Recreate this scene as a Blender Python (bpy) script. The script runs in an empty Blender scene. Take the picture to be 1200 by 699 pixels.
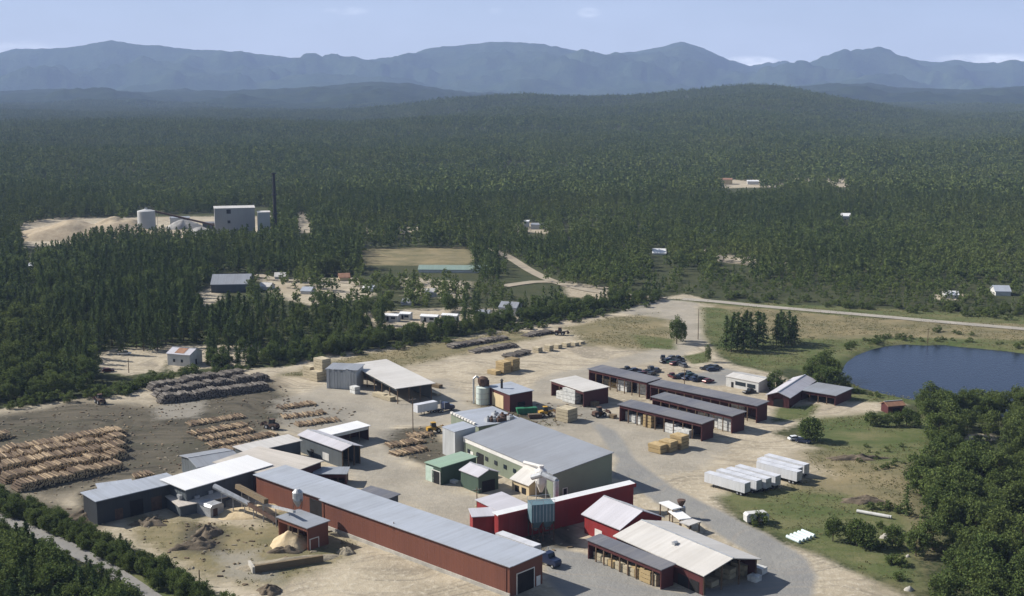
import bpy, bmesh, math, random
import numpy as np
from mathutils import Vector, Matrix, noise
random.seed(7); rng = np.random.default_rng(7)
R = math.radians
SC = bpy.context.scene
COL = SC.collection
# ------------------------------------------------------------------ camera model (photo pixels 1200x699)
H = 110.0; F = 1500.0; YH = 98.0
P = math.atan((349.5 - YH) / F)
CP, SP = math.cos(P), math.sin(P)
def ray(px, py):
    a = (px - 600) / F; b = (349.5 - py) / F
    return Vector((a, CP + b * SP, -SP + b * CP))
def G(px, py, z=0.0):
    d = ray(px, py); t = (z - H) / d.z
    return Vector((d.x * t, d.y * t, z))
def proj(x, y, z):
    zc = y * CP - (z - H) * SP
    yc = y * SP + (z - H) * CP
    return 600 + F * x / zc, 349.5 - F * yc / zc
def hgt(px, pytop, pybase):
    g = G(px, pybase); d = ray(px, pytop)
    return H + d.z * (g.y / d.y)
cam_d = bpy.data.cameras.new('camera'); cam = bpy.data.objects.new('camera', cam_d); COL.objects.link(cam)
cam.location = (0, 0, H); cam.rotation_euler = (math.pi / 2 - P, 0, 0)
cam_d.sensor_width = 36; cam_d.lens = 36 * F / 1200; cam_d.clip_start = 1; cam_d.clip_end = 60000
SC.camera = cam
# ------------------------------------------------------------------ colour and materials
def lin(c):
    return tuple(((v / 255) / 12.92 if v <= 10 else ((v / 255 + .055) / 1.055) ** 2.4) for v in c)
def nt_mat(name):
    m = bpy.data.materials.new(name); m.use_nodes = True
    nt = m.node_tree; b = nt.nodes['Principled BSDF']; b.inputs['Specular IOR Level'].default_value = .25
    return m, nt, b
def N(nt, typ, **kw):
    n = nt.nodes.new(typ)
    for k, v in kw.items(): setattr(n, k, v)
    return n
def mixc(nt, fac, a, b, mode='MIX'):
    n = N(nt, 'ShaderNodeMix', data_type='RGBA', blend_type=mode)
    for s, v in ((n.inputs[0], fac), (n.inputs[6], a), (n.inputs[7], b)):
        if isinstance(v, bpy.types.NodeSocket): nt.links.new(v, s)
        elif isinstance(v, (int, float)): s.default_value = v
        else: s.default_value = tuple(v) + (1,)
    return n.outputs[2]
def mth(nt, op, a, b=None, c=None, clamp=False):
    n = N(nt, 'ShaderNodeMath', operation=op, use_clamp=clamp)
    for s, v in zip(n.inputs, (a, b, c)):
        if v is None: continue
        if isinstance(v, bpy.types.NodeSocket): nt.links.new(v, s)
        else: s.default_value = v
    return n.outputs[0]
def coords(nt, scale=(1, 1, 1), which='Object'):
    t = N(nt, 'ShaderNodeTexCoord')
    mp = N(nt, 'ShaderNodeMapping'); mp.inputs['Scale'].default_value = scale
    nt.links.new(t.outputs[which], mp.inputs['Vector']); return mp.outputs[0]
def wpos(nt, scale=(1, 1, 1)):
    t = N(nt, 'ShaderNodeNewGeometry')
    mp = N(nt, 'ShaderNodeMapping'); mp.inputs['Scale'].default_value = scale
    nt.links.new(t.outputs['Position'], mp.inputs['Vector']); return mp.outputs[0]
def nz(nt, vec, scale, detail=4, rough=.55):
    n = N(nt, 'ShaderNodeTexNoise'); n.inputs['Scale'].default_value = scale
    n.inputs['Detail'].default_value = detail; n.inputs['Roughness'].default_value = rough
    nt.links.new(vec, n.inputs['Vector']); return n.outputs['Fac']
def ramp(nt, fac, a, b):
    n = N(nt, 'ShaderNodeMapRange'); n.inputs['From Min'].default_value = a; n.inputs['From Max'].default_value = b
    nt.links.new(fac, n.inputs['Value']); return n.outputs['Result']
def simple(name, col, rough=.8, var=.25, scale=.6, metal=0, stretch=(1, 1, 1)):
    m, nt, b = nt_mat(name)
    v = coords(nt, stretch)
    f = ramp(nt, nz(nt, v, scale, 5, .6), .3, .7)
    lo = tuple(c * (1 - var) for c in col); hi = tuple(min(1, c * (1 + var)) for c in col)
    nt.links.new(mixc(nt, f, lo, hi), b.inputs['Base Color'])
    b.inputs['Roughness'].default_value = rough; b.inputs['Metallic'].default_value = metal
    return m
def ribbed(name, col, dirt, rib=1.0, axis='X', rough=.55, panel=6.0, amt=.35, grime=.5):
    """sheet-metal: standing ribs, panels of slightly different age, streaks of dirt"""
    m, nt, b = nt_mat(name)
    v = coords(nt)
    sx = N(nt, 'ShaderNodeSeparateXYZ'); nt.links.new(v, sx.inputs[0])
    u = sx.outputs[axis]
    # panel-to-panel variation
    cell = mth(nt, 'FLOOR', mth(nt, 'DIVIDE', u, rib))
    wn = N(nt, 'ShaderNodeTexWhiteNoise', noise_dimensions='1D'); nt.links.new(cell, wn.inputs['W'])
    cell2 = mth(nt, 'FLOOR', mth(nt, 'DIVIDE', u, panel))
    wn2 = N(nt, 'ShaderNodeTexWhiteNoise', noise_dimensions='1D'); nt.links.new(cell2, wn2.inputs['W'])
    f1 = mth(nt, 'MULTIPLY', wn.outputs[0], amt); f2 = mth(nt, 'MULTIPLY', wn2.outputs[0], amt)
    base = mixc(nt, f1, col, tuple(c * .72 for c in col))
    base = mixc(nt, f2, base, tuple(min(1, c * 1.22) for c in col))
    st = (.05, 1.2, 1) if axis == 'Y' else (1.2, .05, .12)
    n1 = nz(nt, coords(nt, st), .9, 5, .7)
    base = mixc(nt, mth(nt, 'MULTIPLY', ramp(nt, n1, .48, .75), grime, clamp=True), base, dirt)
    n2 = nz(nt, v, .09, 5, .6)
    base = mixc(nt, mth(nt, 'MULTIPLY', ramp(nt, n2, .45, .7), grime * .8, clamp=True), base, dirt)
    nt.links.new(base, b.inputs['Base Color'])
    # ribs as bump
    fr = mth(nt, 'FRACT', mth(nt, 'DIVIDE', u, rib))
    bp = N(nt, 'ShaderNodeBump'); bp.inputs['Strength'].default_value = .5; bp.inputs['Distance'].default_value = .12
    nt.links.new(mth(nt, 'GREATER_THAN', fr, .8), bp.inputs['Height']); nt.links.new(bp.outputs[0], b.inputs['Normal'])
    b.inputs['Roughness'].default_value = rough
    return m
M = {}
M['roof_blue'] = ribbed('roof_blue_grey', (.33, .355, .40), (.22, .23, .24), 1.0, 'X', .5, 9)
M['roof_grey'] = ribbed('roof_grey', (.24, .255, .28), (.17, .17, .175), 1.4, 'X', .5, 11, .25)
M['roof_pale'] = ribbed('roof_pale', (.50, .48, .45), (.33, .30, .26), .9, 'X', .5, 5, .3, .35)
M['roof_sage'] = ribbed('roof_sage', (.20, .27, .23), (.18, .2, .18), 1.2, 'X', .6, 6, .3, .35)
M['roof_white'] = ribbed('roof_white', (.68, .68, .68), (.55, .53, .50), 1.2, 'X', .5, 6, .2, .25)
M['roof_lilac'] = ribbed('roof_lilac', (.44, .43, .46), (.32, .30, .30), 1.1, 'X', .5, 5, .3, .35)
M['wall_dark'] = ribbed('wall_dark', (.035, .040, .045), (.05, .045, .04), .8, 'X', .7, 5, .4, .5)
M['roof_tan'] = ribbed('roof_tan', (.47, .43, .38), (.30, .27, .23), 1.2, 'X', .6, 5, .4, .5)
M['roof_dark'] = ribbed('roof_dark', (.115, .118, .135), (.22, .21, .20), 1.2, 'X', .6, 7, .4, .5)
M['roof_green'] = ribbed('roof_green', (.24, .34, .25), (.26, .31, .26), 1.0, 'X', .55, 5, .3, .4)
M['roof_brown'] = simple('roof_brown', (.24, .13, .08), .8)
M['wall_red'] = ribbed('wall_red_brown', (.150, .056, .036), (.10, .04, .03), .8, 'X', .65, 5, .3, .5)
M['wall_barn'] = ribbed('wall_barn_red', (.23, .022, .022), (.12, .025, .022), .8, 'X', .65, 5, .3, .4)
M['wall_maroon'] = ribbed('wall_maroon', (.075, .020, .020), (.05, .022, .02), .6, 'X', .7, 4, .4, .4)
M['wall_greengrey'] = ribbed('wall_green_grey', (.20, .23, .17), (.14, .15, .11), .9, 'X', .65, 5, .3, .5)
M['wall_green'] = ribbed('wall_green', (.060, .092, .068), (.05, .08, .06), .8, 'X', .65, 5, .3, .4)
M['wall_slate'] = ribbed('wall_slate', (.085, .10, .11), (.06, .06, .06), .8, 'X', .7, 5, .4, .5)
M['wall_silver'] = ribbed('wall_silver', (.42, .43, .43), (.26, .26, .25), .7, 'X', .5, 3, .5, .6)
M['wall_cream'] = ribbed('wall_cream', (.55, .44, .27), (.32, .25, .16), .8, 'X', .7, 4, .4, .5)
M['wall_white'] = simple('wall_white', (.48, .475, .455), .7, .15)
M['wall_lightgreen'] = simple('wall_pale_green', (.42, .52, .44), .7, .15)
M['wall_plant'] = ribbed('wall_plant_grey', (.30, .295, .29), (.22, .21, .20), 3, 'X', .8, 8, .25, .3)
M['dark'] = simple('opening_shade_and_door', (.012, .011, .011), .9, .3)  # near-black panels paint the unlit inside of openings; also dark doors
M['post'] = simple('timber_post', (.12, .08, .05), .9)
M['trim_white'] = simple('trim_white', (.62, .60, .56), .7, .12)
M['concrete'] = simple('concrete', (.36, .34, .30), .9, .25, .4)
M['steel'] = simple('galvanised_steel', (.38, .39, .40), .45, .25, .8, .3)
M['rust'] = simple('rusty_steel', (.09, .055, .04), .85, .4, 1)
M['teal'] = ribbed('teal_steel', (.10, .165, .19), (.07, .10, .11), .7, 'X', .5, 3, .4, .5)
M['black'] = simple('black_rubber', (.018, .018, .018), .85, .3)
M['black_metal'] = simple('black_painted_metal', (.02, .02, .022), .5, .3)
M['glass'], _nt, _b = nt_mat('dark_glass'); _b.inputs['Base Color'].default_value = (.02, .028, .035, 1); _b.inputs['Roughness'].default_value = .12
M['trailer'] = ribbed('trailer_white', (.52, .53, .55), (.36, .35, .33), 1.2, 'X', .45, 4, .2, .4)
M['trailer_roof'] = simple('trailer_roof', (.50, .51, .54), .5, .2, .3)
M['wrap'] = simple('white_wrap', (.52, .52, .50), .6, .3, .9)
M['plastic_blue'] = simple('pale_pipe', (.50, .58, .58), .5, .15)
M['silo'] = simple('silo_paint', (.52, .58, .53), .6, .12, .4, stretch=(1, 1, .2))
M['silo_grey'] = simple('silo_grey', (.40, .40, .39), .7, .12, .05)
M['machine'] = simple('machine_yellow', (.42, .25, .04), .6, .3)
M['machine_green'] = simple('machine_green', (.03, .15, .08), .6, .3)
def lumber_mat(name, col):
    m, nt, b = nt_mat(name)
    v = coords(nt, (.2, .2, 1)); br = N(nt, 'ShaderNodeTexWave', wave_type='BANDS', bands_direction='Z'); br.inputs['Scale'].default_value = 2.2
    nt.links.new(coords(nt), br.inputs['Vector'])
    f = nz(nt, coords(nt, (.5, .5, 9)), 1.4, 4, .7)
    c = mixc(nt, ramp(nt, f, .35, .7), col, tuple(x * .55 for x in col))
    c = mixc(nt, mth(nt, 'MULTIPLY', mth(nt, 'GREATER_THAN', br.outputs['Fac'], .86), .7), c, tuple(x * .3 for x in col))
    nt.links.new(c, b.inputs['Base Color']); b.inputs['Roughness'].default_value = .85
    return m
M['lumber'] = lumber_mat('yellow_lumber', (.47, .35, .18))
M['lumber_pale'] = lumber_mat('pale_lumber', (.50, .43, .30))
M['lumber_old'] = lumber_mat('weathered_lumber', (.20, .15, .09))
def pile_mat(name, a, b_):
    m, nt, b = nt_mat(name)
    f = nz(nt, coords(nt), .25, 8, .7)
    c = mixc(nt, ramp(nt, f, .35, .65), a, b_)
    nt.links.new(c, b.inputs['Base Color']); b.inputs['Roughness'].default_value = .95
    bp = N(nt, 'ShaderNodeBump'); bp.inputs['Strength'].default_value = .6; bp.inputs['Distance'].default_value = .5
    nt.links.new(nz(nt, coords(nt), 1.2, 6, .7), bp.inputs['Height']); nt.links.new(bp.outputs[0], b.inputs['Normal'])
    return m
M['sawdust'] = pile_mat('sawdust', (.44, .34, .20), (.54, .44, .29))
M['chips'] = pile_mat('wood_chips', (.40, .33, .23), (.29, .23, .155))
M['sandfill'] = pile_mat('sand_fill', (.30, .26, .19), (.22, .19, .14))
M['spoil'] = pile_mat('spoil', (.085, .068, .048), (.17, .135, .095))
M['paledust'] = pile_mat('pale_pile', (.24, .23, .22), (.34, .33, .31))
# logs: bark and cut ends, tint differs from log to log
def log_mat(name, bark, pale):
    m, nt, b = nt_mat(name)
    g = N(nt, 'ShaderNodeNewGeometry')
    oi = N(nt, 'ShaderNodeObjectInfo')
    s = mth(nt, 'FRACT', mth(nt, 'ADD', g.outputs['Random Per Island'], oi.outputs['Random']))
    c = mixc(nt, mth(nt, 'POWER', s, 2.6), bark, pale)
    nt.links.new(mixc(nt, nz(nt, coords(nt), 1.5, 3), c, tuple(x * .6 for x in bark)), b.inputs['Base Color'])
    b.inputs['Roughness'].default_value = .9
    return m
M['bark'] = log_mat('log_bark', (.10, .068, .044), (.58, .44, .28))
M['bark_dark'] = log_mat('weathered_bark', (.075, .066, .058), (.30, .27, .235))
M['cut'] = simple('cut_log_end', (.55, .41, .24), .85, .3, 2)
M['cut_dark'] = simple('old_cut_log_end', (.21, .18, .15), .85, .3, 2)
# ------------------------------------------------------------------ mesh builder
class MB:
    def __init__(s): s.v = []; s.f = []; s.m = []
    def add(s, vs, fs, mi=0):
        o = len(s.v); s.v += [tuple(v) for v in vs]; s.f += [tuple(i + o for i in f) for f in fs]; s.m += [mi] * len(fs); return s
    def box(s, x0, x1, y0, y1, z0, z1, mi=0):
        v = [(x, y, z) for z in (z0, z1) for y in (y0, y1) for x in (x0, x1)]
        return s.add(v, [(0, 2, 3, 1), (4, 5, 7, 6), (0, 1, 5, 4), (2, 6, 7, 3), (0, 4, 6, 2), (1, 3, 7, 5)], mi)
    def prism(s, poly, a, b, axis='y', mi=0):
        n = len(poly); vs = []
        for t in (a, b):
            for (p, q) in poly:
                vs.append({'y': (p, t, q), 'x': (t, p, q), 'z': (p, q, t)}[axis])
        fs = [tuple(range(n)), tuple(range(2 * n - 1, n - 1, -1))] + [(i, (i + 1) % n, n + (i + 1) % n, n + i) for i in range(n)]
        return s.add(vs, fs, mi)
    def cyl(s, p, q, r0, r1=None, n=10, mi=0, cap=True, mc=None):
        r1 = r0 if r1 is None else r1; p = Vector(p); q = Vector(q); d = (q - p).normalized()
        a = d.orthogonal().normalized(); b = d.cross(a)
        vs = [p + (a * math.cos(t) + b * math.sin(t)) * r0 for t in [2 * math.pi * i / n for i in range(n)]]
        vs += [q + (a * math.cos(t) + b * math.sin(t)) * r1 for t in [2 * math.pi * i / n for i in range(n)]]
        s.add(vs, [(i, (i + 1) % n, n + (i + 1) % n, n + i) for i in range(n)], mi)
        if cap: s.add(vs, [tuple(range(n - 1, -1, -1)), tuple(range(n, 2 * n))], mi if mc is None else mc)
        return s
    def lathe(s, prof, n=20, mi=0, c=(0, 0)):
        vs = [(c[0] + r * math.cos(2 * math.pi * i / n), c[1] + r * math.sin(2 * math.pi * i / n), z) for (r, z) in prof for i in range(n)]
        fs = [(k * n + i, k * n + (i + 1) % n, (k + 1) * n + (i + 1) % n, (k + 1) * n + i) for k in range(len(prof) - 1) for i in range(n)]
        fs.append(tuple(range((len(prof) - 1) * n, len(prof) * n)))
        return s.add(vs, fs, mi)
    def mesh(s, name, mats):
        me = bpy.data.meshes.new(name); me.from_pydata(s.v, [], s.f)
        for m in (mats if isinstance(mats, (list, tuple)) else [mats]): me.materials.append(m)
        if any(s.m): me.polygons.foreach_set('material_index', s.m)
        me.update(); return me
    def build(s, name, mats, parent=None, loc=None, rz=0, smooth=False):
        me = s.mesh(name, mats)
        if smooth: me.shade_smooth()
        o = bpy.data.objects.new(name, me); COL.objects.link(o)
        if parent: o.parent = parent
        if loc is not None: o.location = loc
        o.rotation_euler.z = rz
        return o
def tag(o, label=None, cat=None, group=None, kind=None):
    if label: o['label'] = label
    if cat: o['category'] = cat
    if group: o['group'] = group
    if kind: o['kind'] = kind
    return o
def empty(name, loc, rz=0, label=None, cat=None, group=None):
    o = bpy.data.objects.new(name, None); COL.objects.link(o); o.location = loc; o.rotation_euler.z = rz
    o.empty_display_size = .5
    return tag(o, label, cat, group)
def copy_tree(o, parent=None):
    c = o.copy(); COL.objects.link(c)
    if parent: c.parent = parent
    for ch in list(o.children): copy_tree(ch, c)
    return c
# ------------------------------------------------------------------ terrain
def interp(a, tab):
    return float(np.interp(a, [t[0] for t in tab], [t[1] for t in tab]))
def slope_of(py):
    d = ray(600, py); return d.z / d.y
HILL = [(-600, 138), (300, 138), (400, 134), (450, 130), (520, 123), (580, 118), (610, 117), (660, 120), (700, 119), (740, 115), (800, 108), (850, 103.5), (880, 102), (915, 103.5), (950, 109), (990, 117), (1040, 126), (1100, 133), (1200, 138), (1900, 138)]
RIDGE = [(-600, 110), (0, 108), (90, 106), (200, 109), (300, 106), (380, 101), (430, 97), (480, 98), (530, 106), (570, 112), (650, 118), (760, 118), (860, 112), (930, 102), (990, 98), (1050, 103), (1110, 106), (1200, 101), (1500, 106), (1900, 108)]
MOUNT = [(-600, 70), (-200, 75), (-60, 74), (0, 66), (30, 59), (80, 57), (140, 52), (180, 55), (240, 61), (300, 65), (380, 69), (440, 73), (470, 67), (500, 60), (540, 53.5), (570, 49.5), (610, 51), (650, 58), (700, 65), (740, 62.5), (770, 55.5), (795, 49), (820, 57), (850, 71), (875, 81), (905, 81), (930, 76), (970, 67), (1000, 62), (1030, 63), (1060, 70), (1090, 74), (1110, 72), (1150, 77), (1200, 79), (1350, 70), (1500, 82), (1900, 80)]
DH, DR, DM = 4300., 7600., 14000.
def crest(a, tab, D, th=0):
    return H + D * slope_of(interp(a, tab)) - th
def z_near(x, y):
    """gentle swells of the plain beyond the yard and the wooded hill"""
    d = math.hypot(x, y)
    z = 0.0
    if d > 1000:
        k = min(1, (d - 1000) / 1500)
        z += k * (9 * noise.noise(Vector((x * .0016, y * .0016, 3.1))) + 26 * noise.noise(Vector((x * .0007, y * .0023, 6.1))) + 8 * noise.noise(Vector((x * .002, y * .006, 1.1))))
    if y > 800:
        a = 600 + F * x / y / 1.0
        c = max(0, crest(a, HILL, DH, 9))
        w = 1500 if y < DH else 1100
        z += c * math.exp(-((y - DH) / w) ** 2)
        if d > 2400: z += min(1, (d - 2400) / 800) * 7 * noise.noise(Vector((x * .004, y * .004, 9)))
    return z
def axis_pts(lo, a, b, hi, step, g):
    pts = list(np.arange(a, b + .01, step)); s = step; p = pts[-1]
    while p < hi: s *= g; p += s; pts.append(p)
    s = step; p = a; pre = []
    while p > lo: s *= g; p -= s; pre.append(p)
    return np.array(pre[::-1] + pts)
XS = axis_pts(-16000, -330, 330, 16000, 2.2, 1.055)
YS = axis_pts(-3000, 215, 700, 19000, 2.2, 1.035)
# ---- regions of the ground, read off the photo as ground points
REG = {}
def poly(pts): return np.array([G(px, py).xy for px, py in pts])
def inside(pl, X, Y):
    n = len(pl); r = np.zeros(X.shape, bool); j = n - 1
    for i in range(n):
        xi, yi = pl[i]; xj, yj = pl[j]
        with np.errstate(divide='ignore', invalid='ignore'):
            c = ((yi > Y) != (yj > Y)) & (X < (xj - xi) * (Y - yi) / (yj - yi + 1e-12) + xi)
        r ^= c; j = i
    return r
def edged(pl, X, Y):
    d = np.full(X.shape, 1e9); n = len(pl)
    for i in range(n):
        a = pl[i]; b = pl[(i + 1) % n]; ab = b - a; L = (ab ** 2).sum() + 1e-9
        t = np.clip(((X - a[0]) * ab[0] + (Y - a[1]) * ab[1]) / L, 0, 1)
        d = np.minimum(d, np.hypot(X - a[0] - t * ab[0], Y - a[1] - t * ab[1]))
    return d
def weight(pl, X, Y, soft):
    s = np.where(inside(pl, X, Y), 1, -1) * edged(pl, X, Y)
    return np.clip(s / soft * .5 + .5, 0, 1)
YARD = [(-60, 492), (0, 480), (60, 472), (150, 462), (200, 444), (280, 434), (340, 429), (370, 418), (430, 410), (520, 400), (600, 384), (700, 370), (762, 360), (775, 350), (800, 345), (835, 352), (850, 356), (835, 362), (828, 375), (828, 395), (842, 418), (862, 428), (905, 437), (925, 446), (960, 462), (1005, 456), (1050, 466), (1062, 474), (1040, 482), (1000, 488), (965, 492), (930, 500), (900, 508), (935, 518), (975, 530), (1010, 560), (1015, 575), (950, 562), (880, 585), (838, 583), (850, 602), (880, 618), (925, 640), (965, 652), (1010, 674), (1060, 699), (1100, 730), (1100, 790), (300, 790), (285, 730), (235, 688), (190, 660), (120, 625), (60, 596), (0, 575), (-80, 545)]
REG['sand'] = [(YARD, 5)]
REG['sand'] += [([(108, 416), (140, 408), (190, 408), (200, 418), (188, 436), (150, 440), (118, 436)], 4), ([(190, 405), (300, 404), (310, 415), (290, 428), (200, 436)], 4),
    ([(228, 345), (250, 335), (262, 350), (236, 360)], 5), ([(300, 326), (420, 326), (440, 345), (380, 362), (330, 350)], 7), ([(425, 366), (545, 360), (600, 364), (640, 368), (600, 380), (440, 388)], 8),
    ([(660, 333), (720, 340), (740, 350), (690, 349)], 5),
    ([(340, 250), (362, 250), (372, 272), (352, 274)], 8), ([(20, 262), (60, 256), (330, 254), (336, 276), (30, 290)], 12), ([(660, 330), (720, 338), (715, 352), (665, 348)], 6),
    ([(830, 298), (890, 302), (890, 312), (830, 306)], 6), ([(600, 262), (650, 262), (650, 275), (600, 272)], 8), ([(838, 209), (1000, 207), (1000, 222), (838, 224)], 15),
    ([(0, 310), (40, 312), (40, 322), (0, 322)], 6), ([(1095, 345), (1130, 345), (1130, 352), (1095, 352)], 4), ([(400, 268), (550, 265), (550, 272), (400, 276)], 6),
    ([(958, 545), (1020, 566), (1018, 570), (950, 550)], 2), ([(1128, 510), (1165, 508), (1168, 516), (1130, 518)], 3), ([(470, 325), (550, 330), (545, 350), (480, 348)], 8)]
REG['gravel'] = [([(320, 470), (420, 440), (520, 445), (560, 480), (520, 500), (470, 500), (450, 520), (500, 560), (540, 575), (600, 600), (560, 640), (470, 590), (400, 560), (380, 520), (330, 500)], 8),
    ([(775, 350), (815, 350), (820, 380), (826, 402), (800, 418), (740, 430), (700, 437), (690, 446), (720, 480), (650, 500), (600, 470), (640, 440), (760, 412), (795, 400), (790, 375), (720, 366)], 5),
    ([(620, 490), (700, 478), (850, 520), (840, 545), (760, 560), (730, 545), (640, 510)], 8), ([(255, 648), (300, 645), (320, 680), (265, 680)], 6), ([(180, 476), (240, 470), (235, 490), (185, 492)], 5)]
REG['asphalt'] = [([(690, 492), (722, 505), (745, 540), (790, 572), (850, 602), (905, 630), (945, 655), (958, 676), (950, 705), (900, 740), (700, 740), (640, 680), (640, 640), (690, 650), (770, 690), (800, 695), (880, 680), (888, 655), (820, 612), (770, 590), (735, 565), (715, 560), (725, 540)], 2.5),
    ([(800, 440), (850, 432), (900, 445), (880, 452), (830, 452)], 5)]
REG['mud'] = [([(-60, 500), (0, 486), (100, 470), (180, 476), (200, 458), (320, 445), (345, 465), (420, 480), (420, 500), (330, 500), (270, 530), (200, 560), (100, 572), (60, 590), (-60, 560)], 14),
    ([(-60, 545), (60, 590), (140, 610), (110, 620), (-60, 575)], 6), ([(215, 612), (262, 618), (262, 650), (215, 646)], 6), ([(90, 575), (120, 568), (115, 610), (90, 606)], 5),
    ([(440, 505), (500, 500), (530, 530), (505, 548), (455, 530)], 5), ([(540, 470), (700, 475), (700, 492), (640, 500)], 7), ([(520, 620), (660, 600), (680, 640), (640, 650)], 5)]
REG['dry'] = [([(660, 384), (700, 374), (775, 366), (790, 380), (795, 400), (760, 410), (690, 406)], 12), ([(828, 356), (1260, 382), (1260, 412), (1100, 398), (980, 400), (900, 398), (850, 372)], 8),
    ([(150, 600), (330, 620), (330, 660), (290, 690), (220, 668), (150, 628)], 8), ([(330, 440), (420, 415), (600, 388), (660, 390), (560, 412), (400, 445)], 10),
    ([(940, 530), (1060, 520), (1090, 640), (1060, 690), (960, 640), (900, 600), (900, 570), (960, 556)], 12), ([(420, 292), (545, 290), (560, 306), (540, 312), (430, 311)], 8),
    ([(550, 470), (640, 480), (660, 500), (600, 500)], 4), ([(330, 596), (420, 640), (400, 660), (300, 690), (260, 650)], 8)]
REG['grass'] = [([(822, 360), (850, 362), (900, 395), (985, 398), (1040, 395), (1260, 400), (1260, 480), (985, 470), (960, 440), (925, 432), (900, 436), (860, 424), (842, 412), (825, 392)], 8),
    ([(935, 492), (990, 488), (1050, 482), (1100, 490), (1100, 540), (1030, 545), (985, 532), (950, 515)], 8), ([(842, 580), (900, 572), (990, 580), (1060, 600), (1080, 690), (1020, 676), (960, 648), (880, 612)], 6),
    ([(770, 350), (830, 352), (1240, 372), (1240, 382), (1000, 372), (830, 356)], 6), ([(740, 392), (792, 398), (790, 410), (752, 408)], 5), ([(-60, 556), (0, 582), (60, 606), (160, 650), (260, 700), (330, 740), (200, 760), (-100, 760)], 4),
    ([(908, 478), (960, 474), (950, 490), (905, 496)], 4), ([(800, 418), (828, 412), (832, 424), (812, 428)], 3)]
REG['forest'] = []
ALLP = {k: [(poly(p), s) for p, s in v] for k, v in REG.items()}
YARDP = poly(YARD)
X, Y = np.meshgrid(XS, YS)
Z = np.zeros(X.shape)
for j in range(X.shape[0]):
    if YS[j] > 500:
        for i in range(X.shape[1]):
            Z[j, i] = z_near(X[j, i], Y[j, i])
# pond basin
POND = [(986, 436), (992, 424), (1004, 415), (1022, 408), (1040, 404), (1062, 402), (1085, 403.5), (1105, 402.5), (1125, 405), (1150, 407), (1180, 410), (1210, 414), (1260, 420), (1290, 440), (1280, 470), (1240, 490), (1180, 488), (1130, 478), (1090, 470), (1060, 465), (1030, 458), (1010, 453), (996, 446)]
PONDP = poly(POND)
near = (np.abs(X) < 420) & (Y > 150) & (Y < 760)
pw = np.zeros(X.shape); pw[near] = (np.where(inside(PONDP, X[near], Y[near]), 1, -1) * edged(PONDP, X[near], Y[near]))
Z = Z - np.where(near, np.clip((pw + 2.0) / 4.0, 0, 1) * 1.8, 0)
for j in range(X.shape[0]):
    if 150 < YS[j] < 900:
        for i in range(X.shape[1]):
            if abs(X[j, i]) < 500: Z[j, i] += .16 * noise.noise(Vector((X[j, i] * .12, Y[j, i] * .12, 1.7)))
W = {}
for k, lst in ALLP.items():
    w = np.zeros(X.shape)
    for pl, s in lst: w = np.maximum(w, weight(pl, X, Y, s))
    W[k] = w
ny, nx = X.shape
cc = inside(YARDP, (X[:-1, :-1] + X[1:, 1:]) / 2, (Y[:-1, :-1] + Y[1:, 1:]) / 2)
idx = np.arange(nx * ny).reshape(ny, nx)
quads = np.stack([idx[:-1, :-1], idx[:-1, 1:], idx[1:, 1:], idx[1:, :-1]], -1)
verts = np.stack([X, Y, Z], -1).reshape(-1, 3)
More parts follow.
